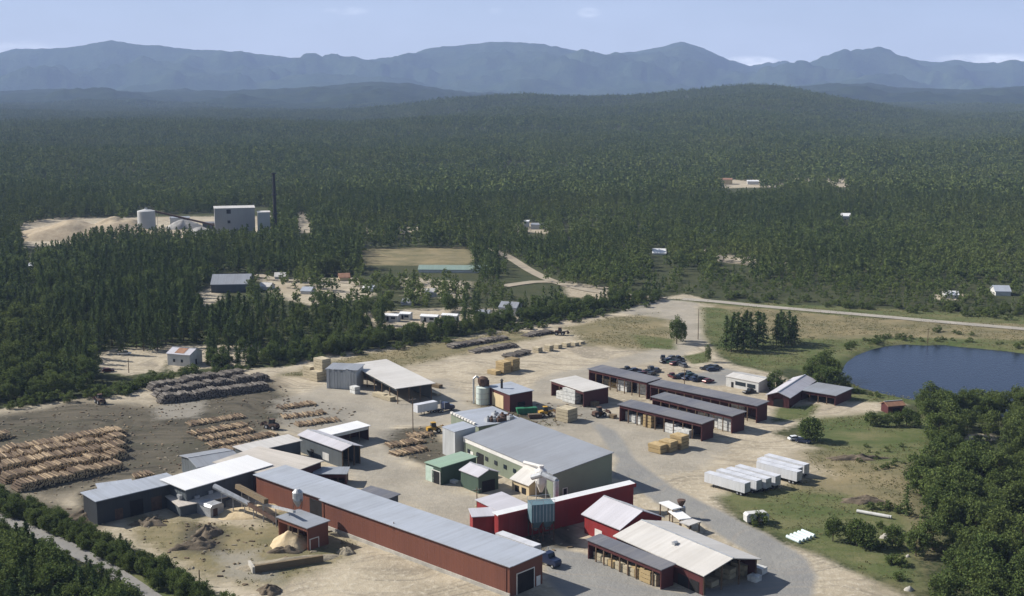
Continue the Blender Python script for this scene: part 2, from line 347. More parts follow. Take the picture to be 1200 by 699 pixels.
def ground_mat():
    m, nt, b = nt_mat('ground')
    a1 = N(nt, 'ShaderNodeAttribute', attribute_name='w1'); a2 = N(nt, 'ShaderNodeAttribute', attribute_name='w2')
    s1 = N(nt, 'ShaderNodeSeparateColor'); s2 = N(nt, 'ShaderNodeSeparateColor')
    nt.links.new(a1.outputs['Color'], s1.inputs[0]); nt.links.new(a2.outputs['Color'], s2.inputs[0])
    v = wpos(nt)
    big = nz(nt, v, .012, 6, .6); mid = nz(nt, v, .07, 6, .65); fine = nz(nt, v, .6, 5, .65); vf = nz(nt, v, 2.2, 3, .6)
    str1 = nz(nt, wpos(nt, (.035, .09, .1)), 1.0, 8, .72)
    # vehicle tracks run along the yard diagonally
    t = N(nt, 'ShaderNodeTexCoord'); mp = N(nt, 'ShaderNodeMapping'); mp.inputs['Rotation'].default_value = (0, 0, R(38)); mp.inputs['Scale'].default_value = (.022, .30, 1)
    wv = N(nt, 'ShaderNodeTexNoise'); wv.inputs['Scale'].default_value = .016; nt.links.new(t.outputs['Object'], wv.inputs['Vector']); va = N(nt, 'ShaderNodeVectorMath', operation='MULTIPLY_ADD'); nt.links.new(wv.outputs['Color'], va.inputs[0]); va.inputs[1].default_value = (90, 90, 0); nt.links.new(t.outputs['Object'], va.inputs[2]); nt.links.new(va.outputs[0], mp.inputs['Vector']); trk = nz(nt, mp.outputs[0], 1.0, 5, .6)
    def msk(sock, amp=.9):
        return ramp(nt, mth(nt, 'ADD', sock, mth(nt, 'MULTIPLY', mth(nt, 'SUBTRACT', mth(nt, 'ADD', mth(nt, 'MULTIPLY', mid, .6), mth(nt, 'MULTIPLY', fine, .4)), .5), amp * 1.6)), .32, .68)
    base = mixc(nt, ramp(nt, mid, .35, .65), (.030, .042, .018), (.055, .058, .026))
    base = mixc(nt, ramp(nt, fine, .45, .7), base, (.07, .07, .035))
    sand = mixc(nt, ramp(nt, mid, .35, .65), (.41, .355, .265), (.285, .245, .18))
    sand = mixc(nt, mth(nt, 'MULTIPLY', ramp(nt, trk, .5, .64), .8), sand, (.20, .175, .135))
    sand = mixc(nt, mth(nt, 'MULTIPLY', ramp(nt, fine, .5, .68), .7), sand, (.48, .43, .34))
    sand = mixc(nt, mth(nt, 'MULTIPLY', ramp(nt, big, .52, .66), .5), sand, (.26, .21, .145))
    gravel = mixc(nt, ramp(nt, mid, .3, .7), (.31, .285, .24), (.225, .208, .175))
    gravel = mixc(nt, mth(nt, 'MULTIPLY', ramp(nt, trk, .45, .65), .6), gravel, (.30, .28, .24))
    asph = mixc(nt, ramp(nt, mid, .3, .7), (.19, .187, .18), (.245, .24, .22))
    asph = mixc(nt, mth(nt, 'MULTIPLY', ramp(nt, trk, .5, .7), .6), asph, (.27, .24, .20))
    mud = mixc(nt, ramp(nt, mid, .4, .6), (.036, .034, .025), (.082, .073, .054))
    mud = mixc(nt, mth(nt, 'MULTIPLY', ramp(nt, fine, .52, .7), .3), mud, (.125, .108, .08))
    mud = mixc(nt, mth(nt, 'MULTIPLY', ramp(nt, trk, .45, .62), .8), mud, (.115, .10, .074))
    mud = mixc(nt, mth(nt, 'MULTIPLY', ramp(nt, str1, .5, .65), .7), mud, (.055, .055, .036))
    dry = mixc(nt, ramp(nt, mid, .35, .65), (.225, .185, .105), (.115, .11, .06))
    dry = mixc(nt, mth(nt, 'MULTIPLY', ramp(nt, str1, .5, .68), .6), dry, (.24, .20, .125))
    grass = mixc(nt, ramp(nt, mid, .38, .62), (.085, .104, .038), (.145, .138, .068))
    grass = mixc(nt, ramp(nt, str1, .45, .65), grass, (.06, .085, .028))
    grass = mixc(nt, ramp(nt, vf, .5, .8), grass, (.065, .08, .03))
    c = mixc(nt, msk(s1.outputs[0]), base, sand)
    c = mixc(nt, msk(s2.outputs[1], .9), c, dry)
    c = mixc(nt, mth(nt, 'MULTIPLY', msk(s2.outputs[0], .4), .97), c, mud)
    c = mixc(nt, mth(nt, 'MULTIPLY', msk(s1.outputs[1], 1.0), .7), c, gravel)
    c = mixc(nt, msk(s1.outputs[2], .35), c, asph)
    c = mixc(nt, msk(s2.outputs[2], .6), c, grass)
    nt.links.new(c, b.inputs['Base Color']); b.inputs['Roughness'].default_value = .95; b.inputs['Specular IOR Level'].default_value = .08
    bp = N(nt, 'ShaderNodeBump'); bp.inputs['Strength'].default_value = .7; bp.inputs['Distance'].default_value = .35
    nt.links.new(mth(nt, 'ADD', fine, mth(nt, 'MULTIPLY', vf, .4)), bp.inputs['Height']); nt.links.new(bp.outputs[0], b.inputs['Normal'])
    return m
GM = ground_mat()
def ground_obj(name, fq, kind):
    used = np.unique(fq); re = np.full(nx * ny, -1); re[used] = np.arange(len(used))
    me = bpy.data.meshes.new(name); me.from_pydata(verts[used].tolist(), [], re[fq].tolist())
    for an, ks in (('w1', ('sand', 'gravel', 'asphalt')), ('w2', ('mud', 'dry', 'grass'))):
        a = me.attributes.new(an, 'FLOAT_COLOR', 'POINT')
        arr = np.ones((len(used), 4)); 
        for q, k in enumerate(ks): arr[:, q] = W[k].reshape(-1)[used]
        a.data.foreach_set('color', arr.astype(np.float32).ravel())
    me.materials.append(GM); me.shade_smooth()
    o = bpy.data.objects.new(name, me); COL.objects.link(o); o['kind'] = kind; return o
ground_obj('yard', quads[cc], 'structure')
ground_obj('ground', quads[~cc], 'structure')
# pond water
m, nt, b = nt_mat('pond_water'); b.inputs['Base Color'].default_value = (.006, .012, .030, 1); b.inputs['Roughness'].default_value = .12; b.inputs['Specular IOR Level'].default_value = .12
bp = N(nt, 'ShaderNodeBump'); bp.inputs['Strength'].default_value = .5; bp.inputs['Distance'].default_value = .25
nt.links.new(nz(nt, wpos(nt, (1, .5, 1)), 1.1, 4, .6), bp.inputs['Height']); nt.links.new(bp.outputs[0], b.inputs['Normal'])
pm = MB(); cen = PONDP.mean(0)
big = [(cen[0] + (p[0] - cen[0]) * 1.03, cen[1] + (p[1] - cen[1]) * 1.03, -.75) for p in PONDP]
pm.add(big, [tuple(range(len(big)))]); o = pm.build('pond_water', m); o['kind'] = 'structure'
# roads as sheets
def ribbon(name, pts, wid, mat, z=.22, step=6):
    ps = [G(px, py) for px, py in pts]
    # catmull-rom resample
    q = []
    for i in range(len(ps) - 1):
        p0 = ps[max(0, i - 1)]; p1 = ps[i]; p2 = ps[i + 1]; p3 = ps[min(len(ps) - 1, i + 2)]
        n = max(2, int((p2 - p1).length / step))
        for k in range(n):
            t = k / n
            q.append(.5 * ((2 * p1) + (p2 - p0) * t + (2 * p0 - 5 * p1 + 4 * p2 - p3) * t * t + (3 * p1 - p0 - 3 * p2 + p3) * t ** 3))
    q.append(ps[-1]); mb = MB(); vs = []
    for i, p in enumerate(q):
        d = (q[min(i + 1, len(q) - 1)] - q[max(i - 1, 0)]); d.z = 0; d.normalize(); n = Vector((-d.y, d.x, 0))
        wl = wid / 2 * (1 + .06 * noise.noise(p * .15)); zz = z_near(p.x, p.y) + z if p.y > 700 else z
        vs += [(p.x + n.x * wl, p.y + n.y * wl, zz), (p.x - n.x * wl, p.y - n.y * wl, zz)]
    mb.add(vs, [(2 * i, 2 * i + 1, 2 * i + 3, 2 * i + 2) for i in range(len(q) - 1)])
    o = mb.build(name, mat); o['kind'] = 'structure'; return o
def road_mat(name, a, b_):
    m, nt, b = nt_mat(name); v = wpos(nt)
    c = mixc(nt, ramp(nt, nz(nt, v, .12, 6, .65), .35, .65), a, b_)
    c = mixc(nt, mth(nt, 'MULTIPLY', ramp(nt, nz(nt, v, 1.1, 4, .6), .5, .75), .5), c, tuple(x * .75 for x in a))
    nt.links.new(c, b.inputs['Base Color']); b.inputs['Roughness'].default_value = .95; b.inputs['Specular IOR Level'].default_value = .1; return m
RMp = road_mat('worn_asphalt', (.26, .24, .205), (.35, .32, .27)); RMd = road_mat('gravel_track', (.34, .29, .22), (.26, .23, .18)); RMg = road_mat('grey_asphalt', (.19, .185, .175), (.23, .22, .205))
ribbon('road', [(800, 351), (840, 354), (900, 360), (1000, 368.5), (1100, 377.5), (1200, 386), (1300, 394), (1400, 401)], 7.0, RMp)
ribbon('road', [(-80, 580), (0, 608), (45, 626), (90, 648), (130, 670), (170, 697), (230, 740)], 4.6, RMg)
ribbon('road', [(555, 286), (592, 300), (622, 318), (650, 331), (690, 341), (730, 346), (780, 350)], 6.5, RMd, .3, 12)
ribbon('track', [(300, 322), (330, 329), (390, 330), (425, 334)], 7, RMd, .3, 12)
ribbon('track', [(590, 336), (625, 331), (650, 331)], 8, RMd, .32, 12)
ribbon('track', [(820, 293), (845, 303), (875, 309), (930, 309)], 9, RMd, .3, 12)
# hills beyond the wood: fan-shaped sheets with their own distance and relief
def far_mat(name, a, b_, sc, hi=None):
    m, nt, b = nt_mat(name); v = wpos(nt)
    n1 = nz(nt, v, sc, 7, .7); n2 = nz(nt, v, sc * 9, 4, .7)
    c = mixc(nt, ramp(nt, n1, .4, .62), a, b_)
    c = mixc(nt, mth(nt, 'MULTIPLY', ramp(nt, n2, .4, .7), .6), c, tuple(x * .45 for x in a))
    if hi:
        c = mixc(nt, ramp(nt, nz(nt, v, sc * .5, 9, .75), .70, .74), c, hi)
    nt.links.new(c, b.inputs['Base Color']); b.inputs['Roughness'].default_value = 1; b.inputs['Specular IOR Level'].default_value = 0
    bp = N(nt, 'ShaderNodeBump'); bp.inputs['Strength'].default_value = 1; bp.inputs['Distance'].default_value = .8 / sc / 30
    nt.links.new(n2, bp.inputs['Height']); nt.links.new(bp.outputs[0], b.inputs['Normal']); return m
def range_mesh(name, tab, D, wf, wb, rough, nfreq, mat, seed, jag):
    A = np.linspace(-500, 1700, 620); T = np.linspace(-1.0, 1.0, 70); vs = []
    for t in T:
        y = D + (t * 2.3 * (wf if t < 0 else wb))
        for a in A:
            x = (a - 600) / F * y
            c = crest(a, tab, D)
            w = wf if y < D else wb
            e = math.exp(-((y - D) / w) ** 2)
            nn = noise.fractal(Vector((x * nfreq, y * nfreq * .8, seed)), .9, 2.1, 7)
            rel = rough * nn * (.12 + 1.6 * e * (1 - e) * 2.2)
            z = c * e + rel + jag * e * noise.noise(Vector((a * .12, 0, seed)))
            vs.append((x, y, z - 60 * (1 - min(1, e * 12))))
    nA = len(A); fs = [(k * nA + i, k * nA + i + 1, (k + 1) * nA + i + 1, (k + 1) * nA + i) for k in range(len(T) - 1) for i in range(nA - 1)]
    o = MB().add(vs, fs).build(name, mat, smooth=True); o['kind'] = 'structure'; return o
range_mesh('hills', RIDGE, DR, 1300, 1000, 55, .0026, far_mat('far_wood', (.018, .030, .017), (.036, .050, .024), .012), 3.3, 5)
range_mesh('mountains', MOUNT, DM, 2500, 2200, 230, .0012, far_mat('mountain_wood', (.028, .048, .028), (.05, .07, .034), .0022, (.22, .20, .18)), 8.8, 7)
# ------------------------------------------------------------------ foliage
def leaf_mat(name, a, b_, c3, trans=.25):
    m = bpy.data.materials.new(name); m.use_nodes = True; nt = m.node_tree; nt.nodes.clear()
    out = N(nt, 'ShaderNodeOutputMaterial'); oi = N(nt, 'ShaderNodeObjectInfo'); g = N(nt, 'ShaderNodeNewGeometry')
    c = mixc(nt, oi.outputs['Random'], a, b_)
    v = wpos(nt)
    c = mixc(nt, mth(nt, 'MULTIPLY', ramp(nt, nz(nt, v, .007, 4, .6), .48, .68), .7), c, c3)
    c = mixc(nt, ramp(nt, nz(nt, v, .9, 3), .35, .7), mixc(nt, .35, c, (0, 0, 0)), c)
    c = mixc(nt, mth(nt, 'MULTIPLY', g.outputs['Random Per Island'], .5), c, c3)
    ta = N(nt, 'ShaderNodeAttribute', attribute_name='tint'); c = mixc(nt, ta.outputs['Fac'], c, tuple(x * 1.35 for x in c3))
    d = N(nt, 'ShaderNodeBsdfDiffuse'); t = N(nt, 'ShaderNodeBsdfTranslucent'); mx = N(nt, 'ShaderNodeMixShader'); mx.inputs[0].default_value = trans
    nt.links.new(c, d.inputs[0]); nt.links.new(c, t.inputs[0]); nt.links.new(d.outputs[0], mx.inputs[1]); nt.links.new(t.outputs[0], mx.inputs[2]); nt.links.new(mx.outputs[0], out.inputs[0])
    return m
M['pine'] = leaf_mat('pine_needles', (.056, .096, .038), (.090, .134, .049), (.14, .165, .058), .2)
M['leaf'] = leaf_mat('broad_leaves', (.070, .112, .036), (.118, .162, .052), (.165, .190, .062), .3)
M['farleaf'] = leaf_mat('far_foliage', (.054, .096, .036), (.090, .136, .045), (.145, .168, .056), .15)
M['trunk'] = simple('tree_bark', (.07, .05, .035), .95, .3, 1)
def quadleaf(vs, fs, c, s, rnd, flat=0.0):
    n = Vector((rnd.gauss(0, 1), rnd.gauss(0, 1), rnd.gauss(0, 1) + flat)).normalized()
    a = n.orthogonal().normalized(); b = n.cross(a); th = rnd.random() * 6.28
    a, b = a * math.cos(th) + b * math.sin(th), b * math.cos(th) - a * math.sin(th)
    s1 = s * rnd.uniform(.7, 1.3); s2 = s * rnd.uniform(.5, .9); o = len(vs)
    vs += [c - a * s1, c - b * s2, c + a * s1, c + b * s2]; fs.append((o, o + 1, o + 2, o + 3))
def mk(name, vs, fs, mat):
    me = bpy.data.meshes.new(name); me.from_pydata([tuple(v) for v in vs], [], fs); me.materials.append(mat); return me
def pine_crown(seed, hgt_=15., nb=70, per=13, leaf=.42, rad=3.2):
    rnd = random.Random(seed); vs = []; fs = []
    base = rnd.uniform(.1, .22)
    for i in range(nb):
        t = base + (1 - base) * (i / nb) ** .95
        a = rnd.random() * 6.283
        ln = rad * ((1 - t) ** .62 * 1.0 + .05) * rnd.uniform(.5, 1.25)
        for k in range(per):
            u = (k + rnd.random()) / per
            p = Vector((math.cos(a) * ln * u, math.sin(a) * ln * u, t * hgt_ - .25 * ln * u + rnd.uniform(-.25, .3)))
            p += Vector((rnd.gauss(0, .22), rnd.gauss(0, .22), 0)) * (.4 + u)
            quadleaf(vs, fs, p, leaf * (1 - .35 * t), rnd, .8)
    quadleaf(vs, fs, Vector((0, 0, hgt_)), leaf * .6, rnd)
    return mk('pine_crown', vs, fs, M['pine'])
def broad_crown(seed, nclump=34, per=42, leaf=.30, rad=3.6, hh=9., trunkh=.5, mat='leaf'):
    rnd = random.Random(seed); vs = []; fs = []
    lob = [rnd.uniform(.75, 1.2) for _ in range(6)]
    for i in range(nclump):
        a = rnd.random() * 6.283; ct = rnd.uniform(-.9, 1); st = math.sqrt(1 - ct * ct)
        l = lob[int(a / 6.284 * 6)]; rr = rnd.uniform(.55, .95)
        cz = trunkh + (hh - trunkh) / 2 * (1 + ct * .82 * rr / .8); c = Vector((math.cos(a) * st * rad * l * rr, math.sin(a) * st * rad * l * rr, cz))
        cr = rad * rnd.uniform(.22, .40)
        for k in range(per):
            d = Vector((rnd.gauss(0, 1), rnd.gauss(0, 1), rnd.gauss(0, .8))).normalized() * cr * rnd.random() ** .4
            quadleaf(vs, fs, c + d, leaf, rnd, .3)
    return mk('broad_crown', vs, fs, M[mat])
def trunk_mesh(seed, h, r, limbs=5, reach=1.6):
    rnd = random.Random(seed); mb = MB(); p = Vector((0, 0, -.4)); n = 5
    for i in range(n):
        q = Vector((rnd.gauss(0, .06), rnd.gauss(0, .06), h * (i + 1) / n)); mb.cyl(p, q, r * (1 - i / n) + .03, r * (1 - (i + 1) / n) + .03, 6, cap=False); p = q
    for i in range(limbs):
        z = h * rnd.uniform(.35, .85); a = rnd.random() * 6.28
        mb.cyl((0, 0, z), (math.cos(a) * reach, math.sin(a) * reach, z + reach * .6), r * .35, .03, 5, cap=False)
    return mb.mesh('trunk', M['trunk'])
PINES = [(pine_crown(s, 15, 84, 14, .44, rr), trunk_mesh(s, 14.2, .22, 4, 1.2)) for s, rr in ((1, 4.4), (2, 4.0), (3, 4.9), (4, 4.2), (5, 3.7))]
BROADS = [(broad_crown(s, 50, 44, .27, 3.7, hh), trunk_mesh(s + 50, hh * .72, .2, 7, 1.9)) for s, hh in ((11, 9), (12, 8), (13, 10), (14, 9), (15, 7.5))]
BUSHES = [(broad_crown(s, 16, 40, .17, 1.7, 2.9, .05), trunk_mesh(s + 80, 1.6, .07, 6, .7)) for s in (21, 22, 23)]
# low-count versions for the distance
PINES_L = [pine_crown(s, 15, 30, 6, .85, 4.3) for s in (31, 32, 33, 34)]
BROADS_L = [broad_crown(s, 14, 11, .62, 3.7, 9.5) for s in (41, 42, 43)]
for i_, me in enumerate(PINES_L + BROADS_L):
    if i_ < 4: me.materials[0] = M['farleaf']
    at_ = me.attributes.new('tint', 'FLOAT', 'POINT'); at_.data.foreach_set('value', np.full(len(me.vertices), (0, .18, .08, .3, .0, .08, .2)[i_], np.float32))
def patch(seed, size=44, n=38):
    rnd = random.Random(seed); vs = []; fs = []; tints = []
    for i in range(n):
        cx, cy = rnd.uniform(-size / 2, size / 2), rnd.uniform(-size / 2, size / 2); con = rnd.random() < .6
        h = rnd.uniform(8, 16.5) if con else rnd.uniform(6.5, 12); r = rnd.uniform(2.3, 3.6) if con else rnd.uniform(3.2, 4.8)
        for k in range(26):
            t = rnd.random() ** .8; a = rnd.random() * 6.283
            rad = r * ((1 - t) ** .8 + .08) if con else r * math.sqrt(max(0, 1 - (2 * t - .9) ** 2 * .9))
            rad *= rnd.random() ** .35
            quadleaf(vs, fs, Vector((cx + math.cos(a) * rad, cy + math.sin(a) * rad, 1.5 + t * (h - 1.5))), 1.15 if con else 1.25, rnd, .9)
        tv_ = rnd.random() ** 1.6 * (.75 if not con else .5); tints += [tv_] * (len(vs) - len(tints))
    me = mk('forest_patch', vs, fs, M['farleaf']); at_ = me.attributes.new('tint', 'FLOAT', 'POINT'); at_.data.foreach_set('value', np.array(tints, np.float32)); return me
PATCHES = [patch(s) for s in range(61, 67)]
# visible clearings (photo pixels): no crown may stand in front of them
CLEAR = [[(302, 333), (317, 333), (317, 339), (302, 339)], [(351, 338), (365, 338), (365, 344), (351, 344)], [(423, 336), (437, 336), (437, 341), (423, 341)], [(469, 352), (483, 352), (483, 357), (469, 357)], [(422, 292), (545, 291), (558, 300), (556, 309), (430, 310)], [(575, 294), (600, 301), (632, 320), (668, 330), (664, 335), (628, 326), (592, 306)], [(590, 330), (635, 326), (640, 334), (600, 338)],
    [(662, 336), (716, 340), (712, 350), (666, 348)], [(108, 418), (188, 412), (196, 432), (118, 436)], [(190, 408), (240, 404), (246, 418), (236, 426), (198, 424)], [(262, 412), (285, 411), (283, 418), (262, 420)], [(22, 266), (60, 258), (162, 254), (162, 261), (110, 265), (62, 279), (28, 283)], [(184, 252), (252, 250), (252, 262), (184, 262)],
    [(162, 246), (184, 246), (184, 262), (162, 262)], [(250, 243), (318, 243), (318, 261), (252, 263)], [(247, 322), (292, 320), (292, 340), (250, 340)], [(232, 338), (248, 336), (248, 352), (236, 352)], [(345, 254), (357, 252), (367, 268), (358, 271)],
    [(300, 322), (345, 325), (345, 329), (300, 327)], [(375, 325), (412, 326), (412, 333), (380, 332)], [(448, 368), (480, 366), (482, 376), (450, 378)], [(490, 368), (540, 366), (540, 378), (494, 378)], [(560, 365), (608, 365), (606, 374), (562, 372)], [(583, 355), (606, 355), (606, 366), (584, 366)], [(490, 312), (560, 312), (560, 315), (490, 315)],
    [(457, 344), (475, 343), (475, 352), (460, 352)], [(500, 342), (516, 344), (514, 352), (502, 350)], [(330, 342), (372, 342), (372, 348), (330, 350)], [(762, 293), (782, 293), (782, 299), (762, 299)], [(840, 300), (882, 304), (882, 309), (840, 305)], [(613, 261), (622, 260), (646, 270), (620, 270)], [(760, 303), (790, 306), (790, 312), (764, 312)],
    [(842, 211), (870, 211), (870, 220), (842, 220)], [(872, 213), (890, 213), (890, 218), (872, 218)], [(976, 212), (996, 212), (994, 218), (978, 218)], [(1107, 344), (1124, 344), (1124, 348), (1107, 348)], [(1166, 336), (1186, 336), (1186, 346), (1166, 346)], [(465, 366), (500, 366), (500, 380), (465, 380)], [(740, 326), (762, 326), (762, 331), (740, 331)], [(806, 317), (820, 317), (820, 323), (806, 323)],
    [(412, 268), (440, 268), (440, 272), (412, 273)], [(466, 266), (494, 266), (494, 272), (466, 272)], [(900, 213), (975, 210), (975, 212), (900, 215)], [(25, 317), (45, 314), (45, 318), (26, 319)], [(985, 257), (1000, 250), (1000, 252), (988, 260)], [(660, 262), (668, 262), (668, 268), (660, 268)], [(745, 265), (752, 265), (752, 270), (745, 270)], [(118, 410), (150, 405), (160, 412), (120, 418)]]
CLN = [np.array(p, float) for p in CLEAR]
EDGE = [(-300, 505), (-60, 486), (0, 477), (60, 470), (120, 460), (180, 447), (205, 440), (280, 431), (340, 426), (420, 412), (520, 399), (600, 383), (700, 367), (760, 355), (780, 345), (820, 346), (1000, 359), (1200, 374), (1500, 396)]
def in_clear(x, y, zb, h):
    r = np.zeros(x.shape, bool)
    for f in (0.0, .35, .7, 1.0):
        zc = y * CP - (zb + h * f - H) * SP; yc = y * SP + (zb + h * f - H) * CP
        px = 600 + F * x / zc; py = 349.5 - F * yc / zc
        for p in CLN:
            r |= inside(p, px, py)
    return r
def gen(x0, x1, y0, y1, sp, jit=.45):
    gx, gy = np.meshgrid(np.arange(x0, x1, sp), np.arange(y0, y1, sp))
    gx = gx + rng.uniform(-jit, jit, gx.shape) * sp; gy = gy + rng.uniform(-jit, jit, gy.shape) * sp
    return gx.ravel(), gy.ravel()
x, y = gen(-950, 1000, 400, 1560, 5.9)
def border(a, b): return 1230 + 110 * noise.noise(Vector((a * .004, 1, b * .001))) + 50 * noise.noise(Vector((a * .02, 2, b * .02)))
bd = np.array([border(a, b) for a, b in zip(x, y)])
keep = (np.abs(x) < .56 * y + 30) & (y < bd)
x, y = x[keep], y[keep]
zb = np.array([z_near(a, b) for a, b in zip(x, y)])
zc = y * CP + H * SP; px = 600 + F * x / zc; py = 349.5 - F * (y * SP - H * CP) / zc
edge = np.interp(px, [e[0] for e in EDGE], [e[1] for e in EDGE])
h = rng.uniform(7.5, 16.5, x.shape)
h *= np.interp(edge - py, [0, 8, 20], [.5, .75, 1])           # lower growth along the margin
# younger, patchier cover in the right and the middle
lowz = np.array([noise.noise(Vector((a * .008, b * .008, 5))) for a, b in zip(x, y)])
mixdec = np.clip(.26 + lowz * 1.1 + np.where((px > 620) & (py > 270), .35, 0) + np.where((px > 780) & (py > 325), .5, 0) + np.where((py > edge - 10), .3, 0), 0, .85)
h = np.where(px > 560, h * .80, h); h = np.where((px > 780) & (py > 330), h * .75, h); h = np.where((px > 290) & (px < 620) & (py > 328), h * .72, h)
keep = (py < edge) & ~in_clear(x, y, zb, h)
thin = np.clip(.0 + (lowz > .25) * .25 + ((px > 640) & (py > 310)) * .08 + ((px > 300) & (px < 660) & (py > 300) & (py < 385)) * .02, 0, .7)
keep &= rng.random(x.shape) > thin
x, y, zb, h, mixdec, px, py = x[keep], y[keep], zb[keep], h[keep], mixdec[keep], px[keep], py[keep]
dec = rng.random(x.shape) < mixdec
TREES = [dict(x=a, y=b, z=c, h=d * (.75 if e else 1), k='b' if e else 'p', r='wood') for a, b, c, d, e in zip(x, y, zb, h, dec)]
# wood at the right and bottom, belt at the left-hand bottom
def region_trees(pts, sp, hmin, hmax, decfrac, reg, thin=0.0):
    pl = poly(pts); x, y = gen(pl[:, 0].min(), pl[:, 0].max(), pl[:, 1].min(), pl[:, 1].max(), sp)
    ed = edged(pl, x, y); k = inside(pl, x, y) & (rng.random(x.shape) > thin) & ((ed > 9) | (rng.random(x.shape) < (.5 if reg == 'east' else 1))); x, y = x[k], y[k]
    for a, b in zip(x, y):
        d = random.random() < decfrac
        TREES.append(dict(x=a, y=b, z=0, h=random.uniform(hmin, hmax) * (1 if d else 1.15), k='b' if d else 'p', r=reg))
region_trees([(1092, 500), (1130, 496), (1200, 494), (1330, 500), (1330, 800), (1110, 800), (1085, 699), (1078, 660), (1062, 640), (1060, 610), (1050, 585), (1062, 560), (1085, 545), (1075, 520)], 5.2, 4.5, 10.5, .97, 'east', .15)
region_trees([(1060, 478), (1090, 474), (1200, 478), (1330, 486), (1330, 494), (1200, 492), (1090, 494)], 4.6, 5.5, 8.5, 1, 'shore', .1)
region_trees([(-120, 640), (0, 654), (60, 680), (110, 708), (165, 748), (60, 840), (-120, 840)], 4.2, 7, 10.5, .4, 'south', .03)
region_trees([(-120, 622), (0, 624), (60, 648), (110, 674), (170, 716), (200, 740), (165, 748), (110, 708), (60, 680), (0, 654), (-120, 640)], 2.8, 2.8, 5, .7, 'south', .05)
region_trees([(-120, 552), (0, 585), (70, 614), (160, 656), (235, 696), (300, 735), (290, 755), (200, 704), (140, 667), (80, 636), (20, 610), (-120, 566)], 2.5, 2.8, 5.2, .85, 'hedge', .0)
region_trees([(246, 434), (280, 431), (340, 426), (420, 412), (520, 398), (600, 382), (700, 366), (775, 352), (775, 345), (700, 357), (600, 372), (520, 387), (420, 400), (340, 416), (280, 423), (246, 427)], 4.0, 4.2, 7.5, .65, 'edge', .08)
region_trees([(190, 712), (240, 722), (300, 770), (240, 800)], 3.6, 3, 5, .8, 'hedge', .1)
def spx(t):
    zc = t['y'] * CP + H * SP; return 600 + F * t['x'] / zc, 349.5 - F * (t['y'] * SP - H * CP) / zc, t['h'] * F / zc
for t in TREES: t['px'], t['py'], t['s'] = spx(t)
# no crowns over open sand pockets in the eastern wood
TREES = [t for t in TREES if not (t['r'] == 'east' and 1125 < t['px'] < 1175 and 508 < t['py'] < 545)]
LAB = {('b', 'edge', 0): ('leafy tree in the narrow belt along the upper side of the yard', 'trees in the belt above the yard'), ('p', 'edge', 0): ('small pine in the narrow belt along the upper side of the yard', 'small pines in the belt above the yard'),
('p', 'wood', 0): ('tall dark green pine in the dense wood left of the lumber yard', 'pines in the wood beside the yard'),
       ('b', 'wood', 0): ('bushy green broadleaf tree along the wood edge behind the log yard', 'broadleaf trees along the wood edge'),
       ('p', 'wood', 1): ('dark green pine in the wood behind the middle of the yard', 'pines in the wood behind the yard'),
       ('b', 'wood', 1): ('green broadleaf tree in the wood behind the middle of the yard', 'broadleaf trees behind the yard'),
       ('b', 'east', 0): ('leafy green broadleaf tree in the thick wood at the lower right', 'broadleaf trees in the right-hand wood'),
       ('p', 'east', 0): ('dark pine standing among the broadleaf trees at the lower right', 'pines in the right-hand wood'),
       ('b', 'shore', 0): ('round leafy tree on the near shore of the pond', 'trees on the near shore of the pond'),
       ('p', 'south', 0): ('dark pine below the grey road in the lower left corner', 'pines in the lower left corner'),
       ('b', 'south', 0): ('leafy tree below the grey road in the lower left corner', 'broadleaf trees in the lower left corner'),
       ('b', 'hedge', 0): ('low leafy tree in the belt between the yard and the grey road', 'trees in the belt along the grey road'),
       ('p', 'hedge', 0): ('small pine in the belt between the yard and the grey road', 'small pines in the belt along the grey road')}
def place_tree(kind, loc, h, label, group=None, sq=1.0, var=None):
    lib = {'p': PINES, 'b': BROADS, 'u': BUSHES}[kind]; i = random.randrange(len(lib)) if var is None else var
    nm = {'p': 'pine_tree', 'b': 'broadleaf_tree', 'u': 'bush'}[kind]; ref = {'p': 15., 'b': 9., 'u': 2.9}[kind]
    o = empty(nm, loc, random.random() * 6.28, label, {'p': 'pine tree', 'b': 'tree', 'u': 'bush'}[kind], group)
    s = h / ref; o.scale = (s * sq * random.uniform(.9, 1.15), s * sq * random.uniform(.9, 1.15), s)
    for part, me in zip(('crown', 'trunk' if kind != 'u' else 'stem'), lib[i]):
        c = bpy.data.objects.new(part, me); COL.objects.link(c); c.parent = o
    return o
for kind in 'pb':
    ts = [t for t in TREES if t['k'] == kind and -10 < t['px'] < 1210 and t['py'] - t['s'] < 705]
    ts.sort(key=lambda t: -t['s'])
    for t in ts[:285]:
        t['ind'] = True
        key = (kind, t['r'], 1 if (t['r'] == 'wood' and t['px'] > 420) else 0); lb, gr = LAB.get(key, LAB[(kind, t['r'], 0)])
        place_tree(kind, (t['x'], t['y'], t['z']), t['h'], lb, gr, .95 if kind == 'p' else 1.0)
